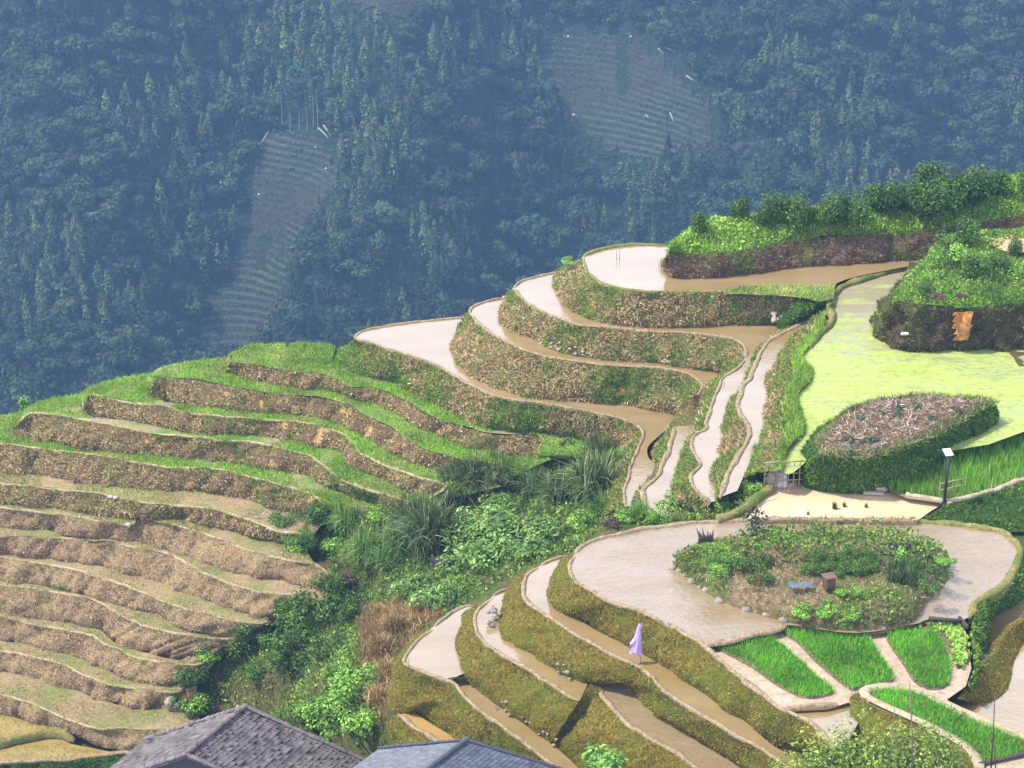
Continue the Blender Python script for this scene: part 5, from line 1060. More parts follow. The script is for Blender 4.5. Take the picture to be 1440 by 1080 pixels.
    if kind in ('orchard', 'yellowtree', 'sapling', 'lime'):
        g = np.random.default_rng(var); H = {'orchard': 1.8, 'yellowtree': 3.4, 'sapling': 1.5, 'lime': 2.0}[kind]; rr = {'orchard': .09, 'yellowtree': .10, 'sapling': .04, 'lime': .05}[kind]
        m.tube([(0, 0, -0.5), (.03, .02, H*.35), (-.04, .03, H*.7), (0, 0, H)], [rr, rr*.85, rr*.6, rr*.25], 7)
        for j in range(6):
            a = j*1.05+g.random(); z0 = H*(.3+.1*j); m.tube([(0, 0, z0), (math.cos(a)*.35, math.sin(a)*.35, z0+.35), (math.cos(a)*.75, math.sin(a)*.75, z0+.55)], [rr*.5, rr*.35, rr*.12], 5)
        m.build('trunk', M['bark'], th, True)
    elif leafy:
        for j in range(5):
            a = j*1.26; m.tube([(0, 0, -.2), (math.cos(a)*.25, math.sin(a)*.25, .4), (math.cos(a)*.55, math.sin(a)*.55, .9)], [.035, .025, .01], 5)
        m.build('stems', M['bark'], th)
    PROTO[key] = th; return th
KIND_NAME = {'dark': ('bush', 'bush'), 'fresh': ('bush', 'bush'), 'nettle': ('leafy_shrub', 'shrub'), 'reed': ('reed_clump', 'reed clump'), 'brightreed': ('reed_clump', 'reed clump'), 'dry': ('dry_grass_clump', 'dry grass'), 'purple': ('withered_shrub', 'shrub'),
             'orchard': ('orchard_tree', 'tree'), 'yellowtree': ('broadleaf_tree', 'tree'), 'lime': ('young_tree', 'tree'), 'sapling': ('sapling', 'sapling'), 'cabbage': ('cabbage_plant', 'cabbage'), 'corn': ('corn_plant', 'corn plant'), 'tuft': ('grass_tuft', 'grass tuft')}
def plant(kind, loc, sc=1.0, label=None, group=None, var=None):
    var = int(rng.integers(0, 3)) if var is None else var; nm, cat = KIND_NAME[kind]; th = proto(kind, var, nm, cat)
    s = sc*rng.uniform(.9, 1.1); place(th, loc, rng.uniform(0, 6.28), (s, s, s*rng.uniform(.9, 1.12))); th['label'] = label
    if group: th['group'] = group
    elif 'group' in th: del th['group']
    return th
ORD = ['first', 'second', 'third', 'fourth', 'fifth', 'sixth', 'seventh', 'eighth', 'ninth', 'tenth', 'eleventh', 'twelfth', 'thirteenth', 'fourteenth', 'fifteenth', 'sixteenth', 'seventeenth', 'eighteenth', 'nineteenth', 'twentieth', 'twenty first', 'twenty second', 'twenty third', 'twenty fourth']
# orchard on the hilltop: (px of the foot, py, scale)
plant('orchard', P(982, 333, 3.9), 0.62, 'small dark round tree by itself at the left tip of the hilltop', None, 0)
ORC = [(1042, 314, .72), (1072, 322, .85), (1092, 318, .9), (1120, 322, .95), (1140, 316, .85), (1166, 322, .95), (1186, 312, 1.0), (1208, 322, 1.05), (1225, 304, 1.1), (1246, 306, 1.15), (1262, 300, 1.1), (1285, 305, 1.15), (1302, 312, 1.25), (1322, 310, 1.3), (1338, 300, 1.25), (1356, 296, 1.2), (1372, 290, 1.2), (1384, 280, 1.1), (1404, 280, .95), (1300, 290, 1.1), (1342, 284, 1.1), (1446, 285, 1.0), (1458, 300, 1.1)]
for i, (px, py, s) in enumerate(sorted(ORC)):
    lab = ORD[i]+' tree from the left in the dense dark green orchard row on the hilltop'
    plant('orchard', P(px, py, 3.85), (s*(.78 if i % 3 else .92)*[1, .88, 1.1][i % 3]), lab, 'orchard trees on the hilltop', i % 4)
# bushes of the knoll
for i, (px, py, kd, s, lab) in enumerate([(1362, 349, 'orchard', .8, 'small dark tree at the crest of the bushy knoll by the sandy patch'), (1385, 372, 'fresh', .75, 'light green bush on the knoll below its crest'), (1338, 372, 'fresh', 1.0, 'bright bush on the left shoulder of the knoll'), (1310, 396, 'fresh', .6, 'low bright bush at the left edge of the knoll'), (1375, 398, 'dark', .9, 'broad leafy bush in the middle of the knoll'), (1420, 392, 'fresh', .85, 'light bush at the right of the knoll above the dark bank'),
      (1428, 362, 'orchard', .5, 'small dark tree on the knoll just right of the sandy patch'), (1408, 376, 'dark', .6, 'dark leafy bush in the middle of the knoll'), (1300, 412, 'dark', .5, 'dark bush at the left lip of the knoll bank'), (1318, 424, 'purple', .55, 'purple withered weeds on the lip of the knoll bank, left of the orange earth'), (1350, 422, 'purple', .45, 'purple withered weeds on the lip right above the orange earth'), (1336, 356, 'dark', .8, 'dark bush on the knoll beside its small crest tree'), (1395, 415, 'dark', .45, 'dark low bush hanging over the knoll bank')]):
    p = P(px, py, 5.0); zz = 4.8+ (0.5 if py < 385 else 0); plant(kd, P(px, py, zz), s, lab, None, i % 3)
# gully: (px, py, kind, scale, label)
GUL = [(606, 775, 'reed', 1.25, 'tallest dark arching reed clump beside the brown bare earth in the gully'), (636, 700, 'reed', 1.0, 'dark reed clump at the upper gully edge below the green terraces'), (668, 690, 'reed', .9, 'dark reed clump above the pale leafy shrubs'), (700, 680, 'reed', .95, 'dark reed clump left of the withered purple weeds'), (580, 745, 'reed', 1.0, 'dark reed clump leaning left over the bushes at the terrace end'), (835, 705, 'reed', 1.15, 'silvery reed clump at the head of the gully, below the muddy tail'), (790, 705, 'reed', .95, 'silvery reed clump left of the one below the muddy tail'), (865, 668, 'brightreed', .8, 'fresh reed clump on the slope beside the muddy tail'), (845, 650, 'reed', .75, 'small grey green reed clump under the grassy bank of the muddy tail'), (755, 700, 'reed', .8, 'low grey reed clump in the middle of the upper gully'),
       (522, 790, 'brightreed', 1.0, 'bright fountain shaped grass clump at the ends of the left terraces'), (492, 745, 'brightreed', .85, 'bright grass clump just below the leaning sticks'), (548, 800, 'brightreed', .85, 'bright grass clump right of the fountain shaped one'), (560, 770, 'brightreed', .8, 'fresh grass clump between the bushes and the dark reeds'), (455, 735, 'fresh', .8, 'bright bush at the right end of the sixth terrace bank'), (480, 715, 'fresh', .8, 'bright bush directly beneath the leaning sticks'), (540, 735, 'fresh', .75, 'bright bush left of the dark reeds at the terrace end'), (470, 770, 'fresh', .7, 'bright low bush at the end of the seventh terrace bank'),
       (690, 745, 'nettle', 1.2, 'broad pale leaved shrub in the centre of the gully'), (660, 770, 'nettle', 1.1, 'pale leaved shrub left of the central one in the gully'), (725, 765, 'nettle', 1.15, 'pale leaved shrub right of the central one in the gully'), (690, 795, 'nettle', 1.1, 'pale leaved shrub in front of the central one'), (745, 782, 'nettle', 1.0, 'pale leaved shrub close to the lower pond steps'), (650, 812, 'nettle', 1.0, 'pale leaved shrub low in the gully above the brown grass'), (710, 722, 'nettle', 1.0, 'pale leaved shrub highest of the patch, under the reeds'), (772, 758, 'nettle', .9, 'pale leaved shrub at the right end of the patch'), (610, 850, 'nettle', .9, 'pale leaved shrub just left of the corner of the brown grass'), (640, 838, 'nettle', .75, 'small leafy shrub against the rim of the leftmost step'), (580, 836, 'nettle', .8, 'small leafy shrub in the gully bottom by the dead twigs'),
       (445, 880, 'dark', 1.15, 'dark glossy bush in the lower gully, the tallest there'), (415, 915, 'dark', 1.0, 'dark bush left of the tallest one in the lower gully'), (375, 905, 'dark', .9, 'dark bush at the right ends of the pink terraces'), (345, 925, 'dark', .85, 'dark bush at the gully edge above the old roof'), (400, 880, 'dark', .9, 'dark bush at the end of the eighth terrace bank'), (460, 925, 'dark', .9, 'dark bush behind the bright thicket'), (430, 950, 'dark', .85, 'dark bush left of the bright thicket'), (395, 950, 'dark', .9, 'dark bush above the ridge of the old roof'), (360, 960, 'dark', .6, 'small dark bush on the bare slope above the old roof'), (490, 870, 'dark', .8, 'dark bush at the foot of the gully slope'),
       (440, 848, 'fresh', .75, 'bright bush at the end of the terrace below the worn rim'), (475, 1000, 'fresh', 1.15, 'bright green thicket behind the two roofs, left half'), (505, 985, 'fresh', 1.15, 'bright green thicket behind the two roofs, right half'), (488, 960, 'fresh', .95, 'bright green bush on top of the thicket behind the roofs'), (460, 1030, 'fresh', 1.0, 'bright bush between the old roof and the grey roof'), (500, 1040, 'fresh', .95, 'bright bush at the corner of the grey roof'), (440, 1010, 'fresh', .8, 'bright low bush beside the old roof'), (520, 960, 'fresh', .7, 'bright bush next to the brown grass'),
       (555, 885, 'dry', 1.0, 'reddish dry grass clump left of the leftmost flooded step'), (535, 915, 'dry', 1.1, 'tall reddish dry grass clump on the brown slope'), (562, 872, 'dry', .9, 'dry grass clump at the upper edge of the brown slope'), (590, 868, 'dry', .8, 'dry grass clump by the rim of the leftmost step'), (545, 950, 'dry', 1.0, 'dry grass clump in the middle of the brown slope'), (530, 990, 'dry', 1.0, 'dry grass clump above the smallest step'), (615, 860, 'dry', .6, 'small dry grass clump on the far rim of the leftmost step'), (565, 845, 'dry', .5, 'small dry clump at the top corner of the brown slope'),
       (765, 628, 'purple', .9, 'dark purple withered shrub under the fourth pond bank'), (800, 640, 'purple', .85, 'withered brown shrub right of the purple one'), (745, 660, 'purple', .8, 'withered brown shrub in the upper gully'), (860, 745, 'purple', .5, 'small withered shrub by the island pond rim'), (634, 953, 'fresh', .22, 'green tuft at the notch between the leftmost step and the strip below'), (620, 800, 'purple', .7, 'withered twigs on the bare earth below the tall reeds'), (490, 830, 'purple', .6, 'withered shrub among the lower gully bushes'),
       (945, 722, 'nettle', .95, 'pale big leaved shrub at the end of the narrow channel'), (925, 735, 'fresh', .55, 'low bright bush left of the big leaved shrub'), (985, 722, 'fresh', .6, 'low bright bush at the foot of the winding channel'), (1020, 715, 'fresh', .6, 'low bright bush between the channel and the log dam'), (1045, 695, 'fresh', .6, 'bright bush on the slope beside the log dam'), (1035, 668, 'reed', .5, 'small grey reed clump below the high channel'), (1078, 640, 'purple', .6, 'grey brown withered bush above the wooden rail'), (1065, 650, 'brightreed', .55, 'small bright grass clump by the withered bush'), (1096, 622, 'dark', .45, 'dark low bush on the path bank by the duckweed'), (1107, 535, 'dark', .4, 'small dark bush halfway along the path bank'), (1100, 570, 'brightreed', .45, 'small grass clump on the path bank'), (1060, 690, 'fresh', .55, 'bright leafy bush next to the sluice stones'), (880, 735, 'fresh', .6, 'bright bush below the end of the muddy tail'), (820, 745, 'fresh', .7, 'bright bush behind the left curve of the island pond'), (850, 725, 'brightreed', .8, 'bright grass clump behind the left curve of the island pond'), (900, 728, 'brightreed', .5, 'bright grass clump between the two lower channel ends')]
for px, py, kd, s, lab in GUL:
    plant(kd, hit(px, py)-np.array((0, 0, .08)), s*(.78 if kd == 'dry' else 1.22 if px < 880 else 1.0), lab, None)
for i, k in enumerate(names[4:]):
    R, T, _ = LW[k]
    for j, (q, kd, s_) in enumerate(((R[-6], 'dry' if i > 3 else 'brightreed', .5), (T[-4], 'fresh' if i % 2 else 'dark', .95), ((R[-3]+T[-2])/2, 'dark', .8))):
        plant(kd, q-np.array((0, 0, .15)), s_, ['%s at the right end of the %s terrace bank rim', '%s at the foot of the right end of the %s terrace bank', '%s on the right end slope of the %s terrace bank'][j] % ({'dry': 'small dry grass clump', 'brightreed': 'small bright grass clump', 'fresh': 'small bright bush', 'dark': 'small dark bush'}[kd], ['fifth', 'sixth', 'seventh', 'eighth', 'ninth', 'tenth', 'eleventh', 'twelfth', 'lowest'][i]), None)
plant('fresh', P(402, 762, -13.7), 1.0, 'bright bush filling the corner at the right end of the sixth terrace step', None); plant('dark', P(396, 744, -12.9), .8, 'dark bush in the corner at the right end of the fifth terrace step', None); plant('brightreed', P(420, 748, -13.4), .7, 'bright grass clump beside the corner bushes of the sixth step', None)
# ground cover of the gully and slopes
GP = [(640, 670), (700, 645), (760, 620), (830, 625), (866, 640), (850, 700), (880, 720), (930, 735), (1000, 712), (1060, 640), (1085, 640), (1075, 700), (1048, 728), (980, 732), (900, 742), (830, 758), (780, 780), (720, 812), (660, 846), (600, 878), (560, 920), (540, 1000), (545, 1080), (400, 1080), (360, 1000), (270, 985), (330, 905), (400, 868), (470, 800), (430, 740), (560, 735)]
gw = np.array([hit(*q) for q in GP]); p = poly_points(gw, 75); k = rng.random(len(p))
px, py = project(p); brown = (px < 620) & (px > 505) & (py > 850)
q = p[(k < .5) & ~brown]; q[:, 2] += rng.uniform(0, .35, len(q)); leaves_at('undergrowth', q, .2, GRN+LUSH[:2], (3, 3, 2, 3, 1, 1), .7)
blades_at('undergrowth', p[(k >= .5) & ~brown], .5, .06, GRN+TAN[:1]+[(0.16, 0.11, 0.06)], (3, 2, 1, 3, .7, 1.2), .6)
blades_at("undergrowth", p[brown], .55, .06, [(0.36, 0.22, 0.09), (0.25, 0.14, 0.06), (0.48, 0.36, 0.16), (0.13, 0.08, 0.03)], (3, 3, 2, 1), .6)
# ================================================================ built things
def kid(mb, name, mat, parent, smooth=False): return mb.build(name, mat, parent, smooth)
# old tiled house and grey roofed house at the lower edge of the view
def tiled_slope(A, B, C, ncol, ncrs, amp, seed, jit=0.03, base=(0.2, 0.17, 0.17), light=(0.5, 0.46, 0.46)):
    """Slope A (ridge far) - B (ridge near) - C (eave far): barrel tiles running from ridge to eave."""
    A, B, C = map(np.asarray, (A, B, C)); u = B-A; v = C-A; nu, nv = ncol*6+1, ncrs*4+1; g = np.random.default_rng(seed)
    n = np.cross(u, v); n /= np.linalg.norm(n); n = n if n[2] > 0 else -n
    U, Vv = np.meshgrid(np.linspace(0, 1, nu), np.linspace(0, 1, nv)); cu = U*ncol; cv = Vv*ncrs
    ju = g.normal(0, 1, (ncrs+1, ncol+1)); iu = np.minimum(cu.astype(int), ncol); iv = np.minimum(cv.astype(int), ncrs)
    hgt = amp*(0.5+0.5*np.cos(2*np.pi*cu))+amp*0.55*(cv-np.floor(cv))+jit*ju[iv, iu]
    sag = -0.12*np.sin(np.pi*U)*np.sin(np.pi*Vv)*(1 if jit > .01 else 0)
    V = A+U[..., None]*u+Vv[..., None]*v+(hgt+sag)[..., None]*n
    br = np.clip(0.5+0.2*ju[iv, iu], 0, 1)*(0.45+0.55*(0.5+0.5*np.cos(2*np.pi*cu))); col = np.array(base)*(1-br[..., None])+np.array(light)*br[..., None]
    top = V.reshape(-1, 3); nn = len(top); bot = (A+U[..., None]*u+Vv[..., None]*v-0.12*n).reshape(-1, 3); F = grid_faces(nv, nu)
    idx = np.arange(nu*nv).reshape(nv, nu); rim = np.r_[idx[0], idx[1:, -1], idx[-1, ::-1][1:], idx[::-1, 0][1:-1]]; r2 = np.roll(rim, -1)
    return np.vstack([top, bot]), np.vstack([F, F[:, ::-1]+nn, np.stack([rim, rim+nn, r2+nn, r2], 1)]), np.vstack([col.reshape(-1, 3)]*2)
def house(name, label, RF, RN, LE, RE, mat, ncol, ncL, ncR, amp, jit, base, light, wallc, capmat, ridge_r):
    RF, RN, LE, RE = map(np.asarray, (RF, RN, LE, RE)); d = RN-RF; gz0 = min(LE[2], RE[2])-3.4
    th = empty(name, ((RF+RN)/2)*np.array((1, 1, 0))+np.array((0, 0, gz0)), label, 'house')
    for i, (E, nc) in enumerate(((LE, ncL), (RE, ncR))):
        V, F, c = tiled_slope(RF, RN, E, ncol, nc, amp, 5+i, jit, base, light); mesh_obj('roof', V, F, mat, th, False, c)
    m = MB(); n = max(6, int(np.linalg.norm(d)/.22)); g = np.random.default_rng(3); t = d/np.linalg.norm(d)
    if jit > .01:
        for k in range(n):
            a = RF+d*(k/n); m.tube([a+np.array((0, 0, .12))+g.normal(0, .012, 3), a+d/n*1.05+np.array((0, 0, .16))], ridge_r*g.uniform(.85, 1.15), 7)
    else: m.tube([RF-t*.12+np.array((0, 0, .10)), RN+np.array((0, 0, .10))], ridge_r, 8)
    kid(m, 'ridge', capmat, th)
    # verge tiles along the far and near gable edges
    for S in (RF, RN):
        for E in (LE, RE):
            m = MB()
            q = E+(S-RF); k = max(4, int(np.linalg.norm(q-S)/.26))
            for j in range(k):
                a = S+(q-S)*(j/k); b = S+(q-S)*((j+1.15)/k); m.tube([a+np.array((0, 0, .13+.02*g.random())), b+np.array((0, 0, .09))], (.10 if jit > .01 else .06)*g.uniform(.75, 1.2), 6)
            kid(m, 'verge', capmat, th)
    # walls under the roof, with the two gables
    out = np.array((0, 0, -0.14)); ins = 0.10; m = MB(); corners = []
    for S in (RF+t*.45, RN-t*.45):
        L = S+(LE-RF)*(1-ins)+out; Rr = S+(RE-RF)*(1-ins)+out; corners.append((L, S+out, Rr))
    (L0, S0, R0), (L1, S1, R1_) = corners; fl = lambda p: np.array((p[0], p[1], gz0))
    m.add([L0, S0, R0, fl(R0), fl(L0)], [(0, 1, 2, 3, 4)]); m.add([L1, S1, R1_, fl(R1_), fl(L1)], [(4, 3, 2, 1, 0)])
    m.add([L0, L1, fl(L1), fl(L0)], [(0, 1, 2, 3)]); m.add([R0, R1_, fl(R1_), fl(R0)], [(3, 2, 1, 0)]); kid(m, 'wall', wallc, th)
    return th
zr = -8.5; RF, RN = P(345, 996, zr), P(262, 1063, zr)
tint = M['tile']
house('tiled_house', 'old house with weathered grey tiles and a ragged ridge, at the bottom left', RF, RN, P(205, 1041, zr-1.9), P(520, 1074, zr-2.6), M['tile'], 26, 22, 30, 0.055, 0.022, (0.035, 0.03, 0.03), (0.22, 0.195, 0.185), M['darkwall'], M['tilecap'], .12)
zr = -3.2; RF, RN = P(656, 1043, zr), P(560, 1116, zr)
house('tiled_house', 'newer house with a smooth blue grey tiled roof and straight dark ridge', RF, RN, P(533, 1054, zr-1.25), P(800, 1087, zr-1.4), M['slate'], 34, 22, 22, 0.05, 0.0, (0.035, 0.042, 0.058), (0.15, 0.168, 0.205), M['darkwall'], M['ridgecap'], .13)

# solar lamp
b = P(1328, 706, Z['R']+0.02); th = empty('lamp_post', b, 'dark solar lamp post with a square white panel beside the rice plot', 'street lamp')
m = MB(); m.tube([b+np.array((0, 0, -.3)), b+np.array((0, 0, 1.3)), b+np.array((0, 0, 2.62))], [.085, .08, .075], 10); kid(m, 'post', M['black'], th, True)
m = MB(); m.box(b+np.array((-.05, 0.02, 2.78)), (.42, .5, .05), 0.25, .02, tilt=0.35); kid(m, 'solar_panel', M['panel'], th)
m = MB(); m.box(b+np.array((0, 0, 2.66)), (.16, .2, .12), 0.25, .02); kid(m, 'lamp_head', M['black'], th)
m = MB(); m.tube([b+np.array((0, 0, -.02)), b+np.array((0, 0, .05))], [.16, .15], 10); kid(m, 'base_plate', M['black'], th)
# rail behind the lamp and rail over the sluice
def rails(label, segs, posts, r=.04):
    o = np.mean([s[0] for s in segs], 0); th = empty('bamboo_rail', o*np.array((1, 1, 0))+np.array((0, 0, posts[0][0][2])), label, 'railing')
    for a, c in segs: m = MB(); m.tube([a, (a+c)/2+np.array((0, 0, .02)), c], [r, r*.95, r*.8], 6); kid(m, 'rail', M['wood'], th, True)
    for a, c in posts: m = MB(); m.tube([a, c], [r*.9, r*.7], 6); kid(m, 'post', M['wood'], th, True)
rb0 = P(1320, 702, Z['R']); e = P(1359, 700, Z['R'])+np.array((0, .5, 0)); up = lambda q, h: q+np.array((0, 0, h))
rails('low rail of two bamboo poles behind the lamp post at the rice plot', [(up(rb0, .85), up(e, .85)), (up(rb0, .48), up(e, .5))], [(up(rb0, -.2), up(rb0, 1.0)), (up(e, -.2), up(e, .95)), (up((rb0+e)/2, -.2), up((rb0+e)/2, .9))], .03)
a, c = P(1072, 688, Z['P']+.1), P(1129, 684, Z['P']+.1)
rails('weathered bamboo rail and stakes over the little sluice between duckweed pond and mud pond', [(up(a, 1.5), up(c, 1.45)), (up(a, .85), up(c, .78)), (up(a*.65+c*.35, .42), up(c, .4))], [(up(a*(1-t)+c*t, -.2), up(a*(1-t)+c*t, h)) for t, h in ((.04, 1.5), (.18, 1.45), (.35, 1.6), (.5, 1.5), (.62, 1.55), (.76, 1.45), (.9, 1.5))], .035)
m = MB(); b = P(1086, 684, Z['P']); m.rock(b+np.array((0, .1, .3)), .36, 3, 1.3); m.rock(b+np.array((.1, .25, .75)), .28, 4); m.rock(b+np.array((1.0, .1, .05)), .28, 5, .6); tag(m.build('sluice_stones', M['stone'], None, True), 'stacked grey stones at the side of the little sluice', 'stones')
# small fall of water
u = np.linspace(0, 1, 7); s = np.linspace(0, 1, 9); W0, W1 = P(1089, 684, Z['P']), P(1107, 685, Z['P']); V = np.array([[W0*(1-i)+W1*i+np.array((0, 1.3*(1-k)-.05, 1.28*(1-k)**.6)) for i in u] for k in s]); V += rng.normal(0, .02, V.shape)
tag(mesh_obj('waterfall', V.reshape(-1, 3), grid_faces(9, 7), M['foam']), 'small white fall of water running through the sluice into the mud pond', 'waterfall')
# log dam, curb pipe, stones
c = curve([(1084, 687, .4), (1072, 695, .36), (1058, 706, .34), (1046, 716, .3), (1028, 725, .2), (1008, 731, .1)], 1, .25)
m = MB(); m.tube(c+fbm(c*1.5, 4, 2)[:, None]*.05, .24*(1+.2*fbm(c*1.2, 6, 2)), 9); tag(m.build('log_dam', M['bund_green'], None, True), 'thick mossy log dam along the left side of the mud pond', 'log')
c = curve([(1274, 697, .45), (1290, 700, .45), (1310, 703, .45), (1328, 707, .45)], .45, .25); m = MB(); m.tube(c+np.array((0, 0, .06)), .15, 9); tag(m.build('curb', M['concrete'], None, True), 'pale rounded concrete curb between the mud pond and the rice, ending at the lamp post', 'curb')
for i, (px, py, z, w) in enumerate([(1247, 636, 2.6, .34), (1244, 646, 2.15, .3), (1241, 656, 1.7, .4), (1240, 666, 1.25, .42), (1236, 675, .85, .45), (1237, 684, .55, .5)]):
    m = MB(); m.box(P(px, py, z)+np.array((0, -.12, 0)), (w, .34, .13), .2*(i % 3-1), .04); tag(m.build('stepping_stone', M['stone']), ['top', 'second', 'third', 'fourth', 'fifth', 'lowest'][i]+' flat stone of the steps climbing the green mound', 'step', 'stone steps on the mound')
m = MB(); m.box(P(1228, 692, .3)+np.array((0, -.1, .03)), (1.05, .38, .16), -.12, .04); tag(m.build('stone_slab', M['stone']), 'long pale stone slab at the foot of the mound steps', 'slab')
m = MB(); 
for k in range(5): m.rock(P(1232+k*3, 688-(k % 2)*4, .4), .2, 20+k)
tag(m.build('stones', M['stone'], None, True), 'small pile of rough stones behind the slab at the mound steps', 'stones')
# purple cloth on a pole
b = P(901, 934, Z['B']); hgt = 2.15; th = empty('scarecrow', b, 'purple cloth hung on a pole, standing in the flooded step as a scarecrow', 'scarecrow')
m = MB(); m.tube([b+np.array((0, 0, -.3)), b+np.array((-.03, 0, 1.0)), b+np.array((-.10, 0, hgt))], [.022, .02, .016], 6); kid(m, 'pole', M['wood'], th, True)
nu, nv = 28, 26; V = []
for j in range(nv):
    t = j/(nv-1); zc = hgt*1.0-t*1.52; r = (.06+.04*math.sin(t*9) if t < .14 else .055+.19*((t-.14)/.86)**.75); cx = -.11-.14*t+(.03 if t < .14 else 0)
    for i in range(nu):
        a = 2*math.pi*i/nu; f = 1+.22*math.sin(a*5+t*3)*t+.10*math.sin(a*9-t*5)*t; V.append(b+np.array((cx+r*f*math.cos(a)*(1.0), r*f*.55*math.sin(a), zc+.07*math.sin(a*3+1)*t-.12*(math.cos(a) > .3)*t)))
mesh_obj('cloth', np.array(V), grid_faces(nv, nu, closed=True), M['purple'], th)
m = MB(); m.tube([b+np.array((-.28, 0, hgt*.62)), b+np.array((-.46, -.03, hgt*.50)), b+np.array((-.53, -.04, hgt*.42))], [.10, .085, .06], 8); kid(m, 'sleeve', M['purple'], th, True)
# island things
b = P(992, 762, .95); m = MB(); g = np.random.default_rng(4)
for k in range(7): x = (k-3)*.1; m.tube([b+np.array((x, .05*(k % 2), -.25)), b+np.array((x+.02, 0, .25)), b+np.array((x*1.35-.05, .02, .35+.42*g.random()))], [.075, .065, .012], 6)
m.tube([b+np.array((-.34, 0, .22)), b+np.array((.36, .02, .3))], [.07, .06], 7); tag(m.build('tree_stump', M['darkwood'], None, True), 'jagged black dead stump at the far left corner of the island', 'stump')
b = P(1165, 829, 1.02); th = empty('beehive', b, 'small brown wooden hive box with an overhanging lid on the island', 'beehive')
m = MB(); m.box(b+np.array((0, 0, .36)), (.46, .44, .62), .35, .02); kid(m, 'box', M['hive'], th)
m = MB(); m.box(b+np.array((0, 0, .71)), (.58, .56, .07), .35, .02); kid(m, 'lid', M['hivelid'], th)
m = MB(); m.box(b+np.array((-.02, -.245, .16)), (.3, .04, .06), .35, .01); kid(m, 'entrance', M['black'], th)
nx, ny = 16, 10; X, Y = np.meshgrid(np.linspace(-.55, .55, nx), np.linspace(-.22, .22, ny)); b = P(1126, 826, 1.12); V = np.stack([X, Y+.05*np.sin(X*7), .12+.10*np.abs(fbm(np.stack([X*3, Y*5, X*0], -1), 3, 2))-.1*np.abs(X)], -1)+b
tag(mesh_obj('tarpaulin', V.reshape(-1, 3), grid_faces(ny, nx), M['tarp'], None, False), 'crumpled blue grey tarpaulin lying among the weeds on the island', 'tarpaulin')
for i, (px, py) in enumerate([(948, 800), (956, 806), (966, 812), (975, 820), (984, 828), (994, 835), (1003, 839), (1012, 848), (1024, 850), (1034, 854), (1048, 860), (1062, 864), (1078, 868), (1100, 876), (1326, 822), (1322, 829), (1318, 834), (1312, 840), (1290, 866), (1240, 887)]):
    m = MB(); m.rock(P(px+rng.uniform(-3, 3), py-3+rng.uniform(-3, 2), .02), rng.uniform(.12, .27), 30+i, .7); tag(m.build('edge_stone', M['edge'], None, True), ['pale rough stone along the left water edge of the island', 'pale rough stone along the right water edge of the island'][i > 13], 'stone', ['stones along the left island edge', 'stones along the right island edge'][i > 13])
ISP = [('sapling', 1062, 762, 1.35, 'thin grey leaved sapling at the far edge of the island'), ('fresh', 1090, 756, .38, 'broad leaved low plant right of the sapling'), ('fresh', 1110, 760, .25, 'small leafy plant near the sapling'), ('fresh', 1000, 782, .5, 'bright green bush on the left part of the island'), ('fresh', 1020, 790, .55, 'bright green bush in the left middle of the island'), ('fresh', 1012, 812, .5, 'bright green bush near the stony left edge'), ('dark', 1045, 805, .5, 'dark bush left of the tarpaulin'), ('dark', 1070, 800, .45, 'dark bush behind the tarpaulin'), ('dark', 1068, 822, .42, 'dark bush just left of the tarpaulin on the slope'), ('brightreed', 1005, 800, .4, 'bright grass clump between the left bushes'), ('fresh', 1075, 772, .4, 'yellow green bush near the far edge of the island'), ('fresh', 1130, 868, .45, 'bright creeper clump on the front face of the island, left'), ('fresh', 1160, 866, .5, 'bright creeper clump on the front face of the island, middle'), ('fresh', 1195, 868, .5, 'bright creeper clump on the front face of the island, right'), ('fresh', 1185, 838, .35, 'light green tuft right of the hive box'), ('fresh', 1210, 838, .35, 'light green tuft further right of the hive box'), ('dark', 1318, 815, .42, 'dark green bush at the right edge of the island'), ('dark', 1305, 838, .4, 'dark green bush at the right front corner of the island'), ('fresh', 1328, 795, .4, 'green bush at the far right tip of the island'), ('lime', 1270, 800, .42, 'small staked tree among the corn on the island')]
for kd, px, py, s, lab in ISP: plant(kd, P(px, py, .9 if py < 845 else .45), s*(1.0 if kd == 'sapling' else 1.2), lab, None)
for i in range(16): plant('dark', P(1140+(i % 8)*12+rng.uniform(-3, 3), 790+(i//8)*17+rng.uniform(-3, 3), .95), .42, 'dark leafy potato plant in the rows in the middle of the island', 'potato plants on the island')
for i in range(12): plant('corn', P(1252+(i % 6)*8+rng.uniform(-2, 2), 806+(i//6)*12+rng.uniform(-3, 3), .95), .75, 'young corn plant in the bare bed at the right of the island', 'corn plants on the island')
for i in range(14): plant('cabbage', P(1240+(i % 7)*11+rng.uniform(-3, 3), 770+(i//7)*13+rng.uniform(-3, 3), 1.0), .7, 'pale leafy cabbage in the far right rows of the island', 'cabbages on the island')
for i, (px, py) in enumerate([(1192, 620), (1214, 622), (1228, 620), (1195, 632), (1210, 588), (1240, 583), (1262, 576), (1290, 572), (1262, 585), (1310, 590), (1346, 578)]): plant('cabbage', P(px, py, 2.95), .75, 'grey green cabbage left on the dug bed of the mound', 'cabbages on the mound')
for i, (px, py, lab) in enumerate([(1173, 716, 'dark grass tuft growing in the middle of the mud pond'), (1187, 713, 'thin grass tuft right of the dark one in the mud pond'), (1218, 714, 'faint grass tuft at the right of the mud pond'), (1136, 724, 'grass tuft at the near edge of the mud pond')]): plant('tuft', P(px, py, Z['P']-.02), .9-.15*i, lab, None)
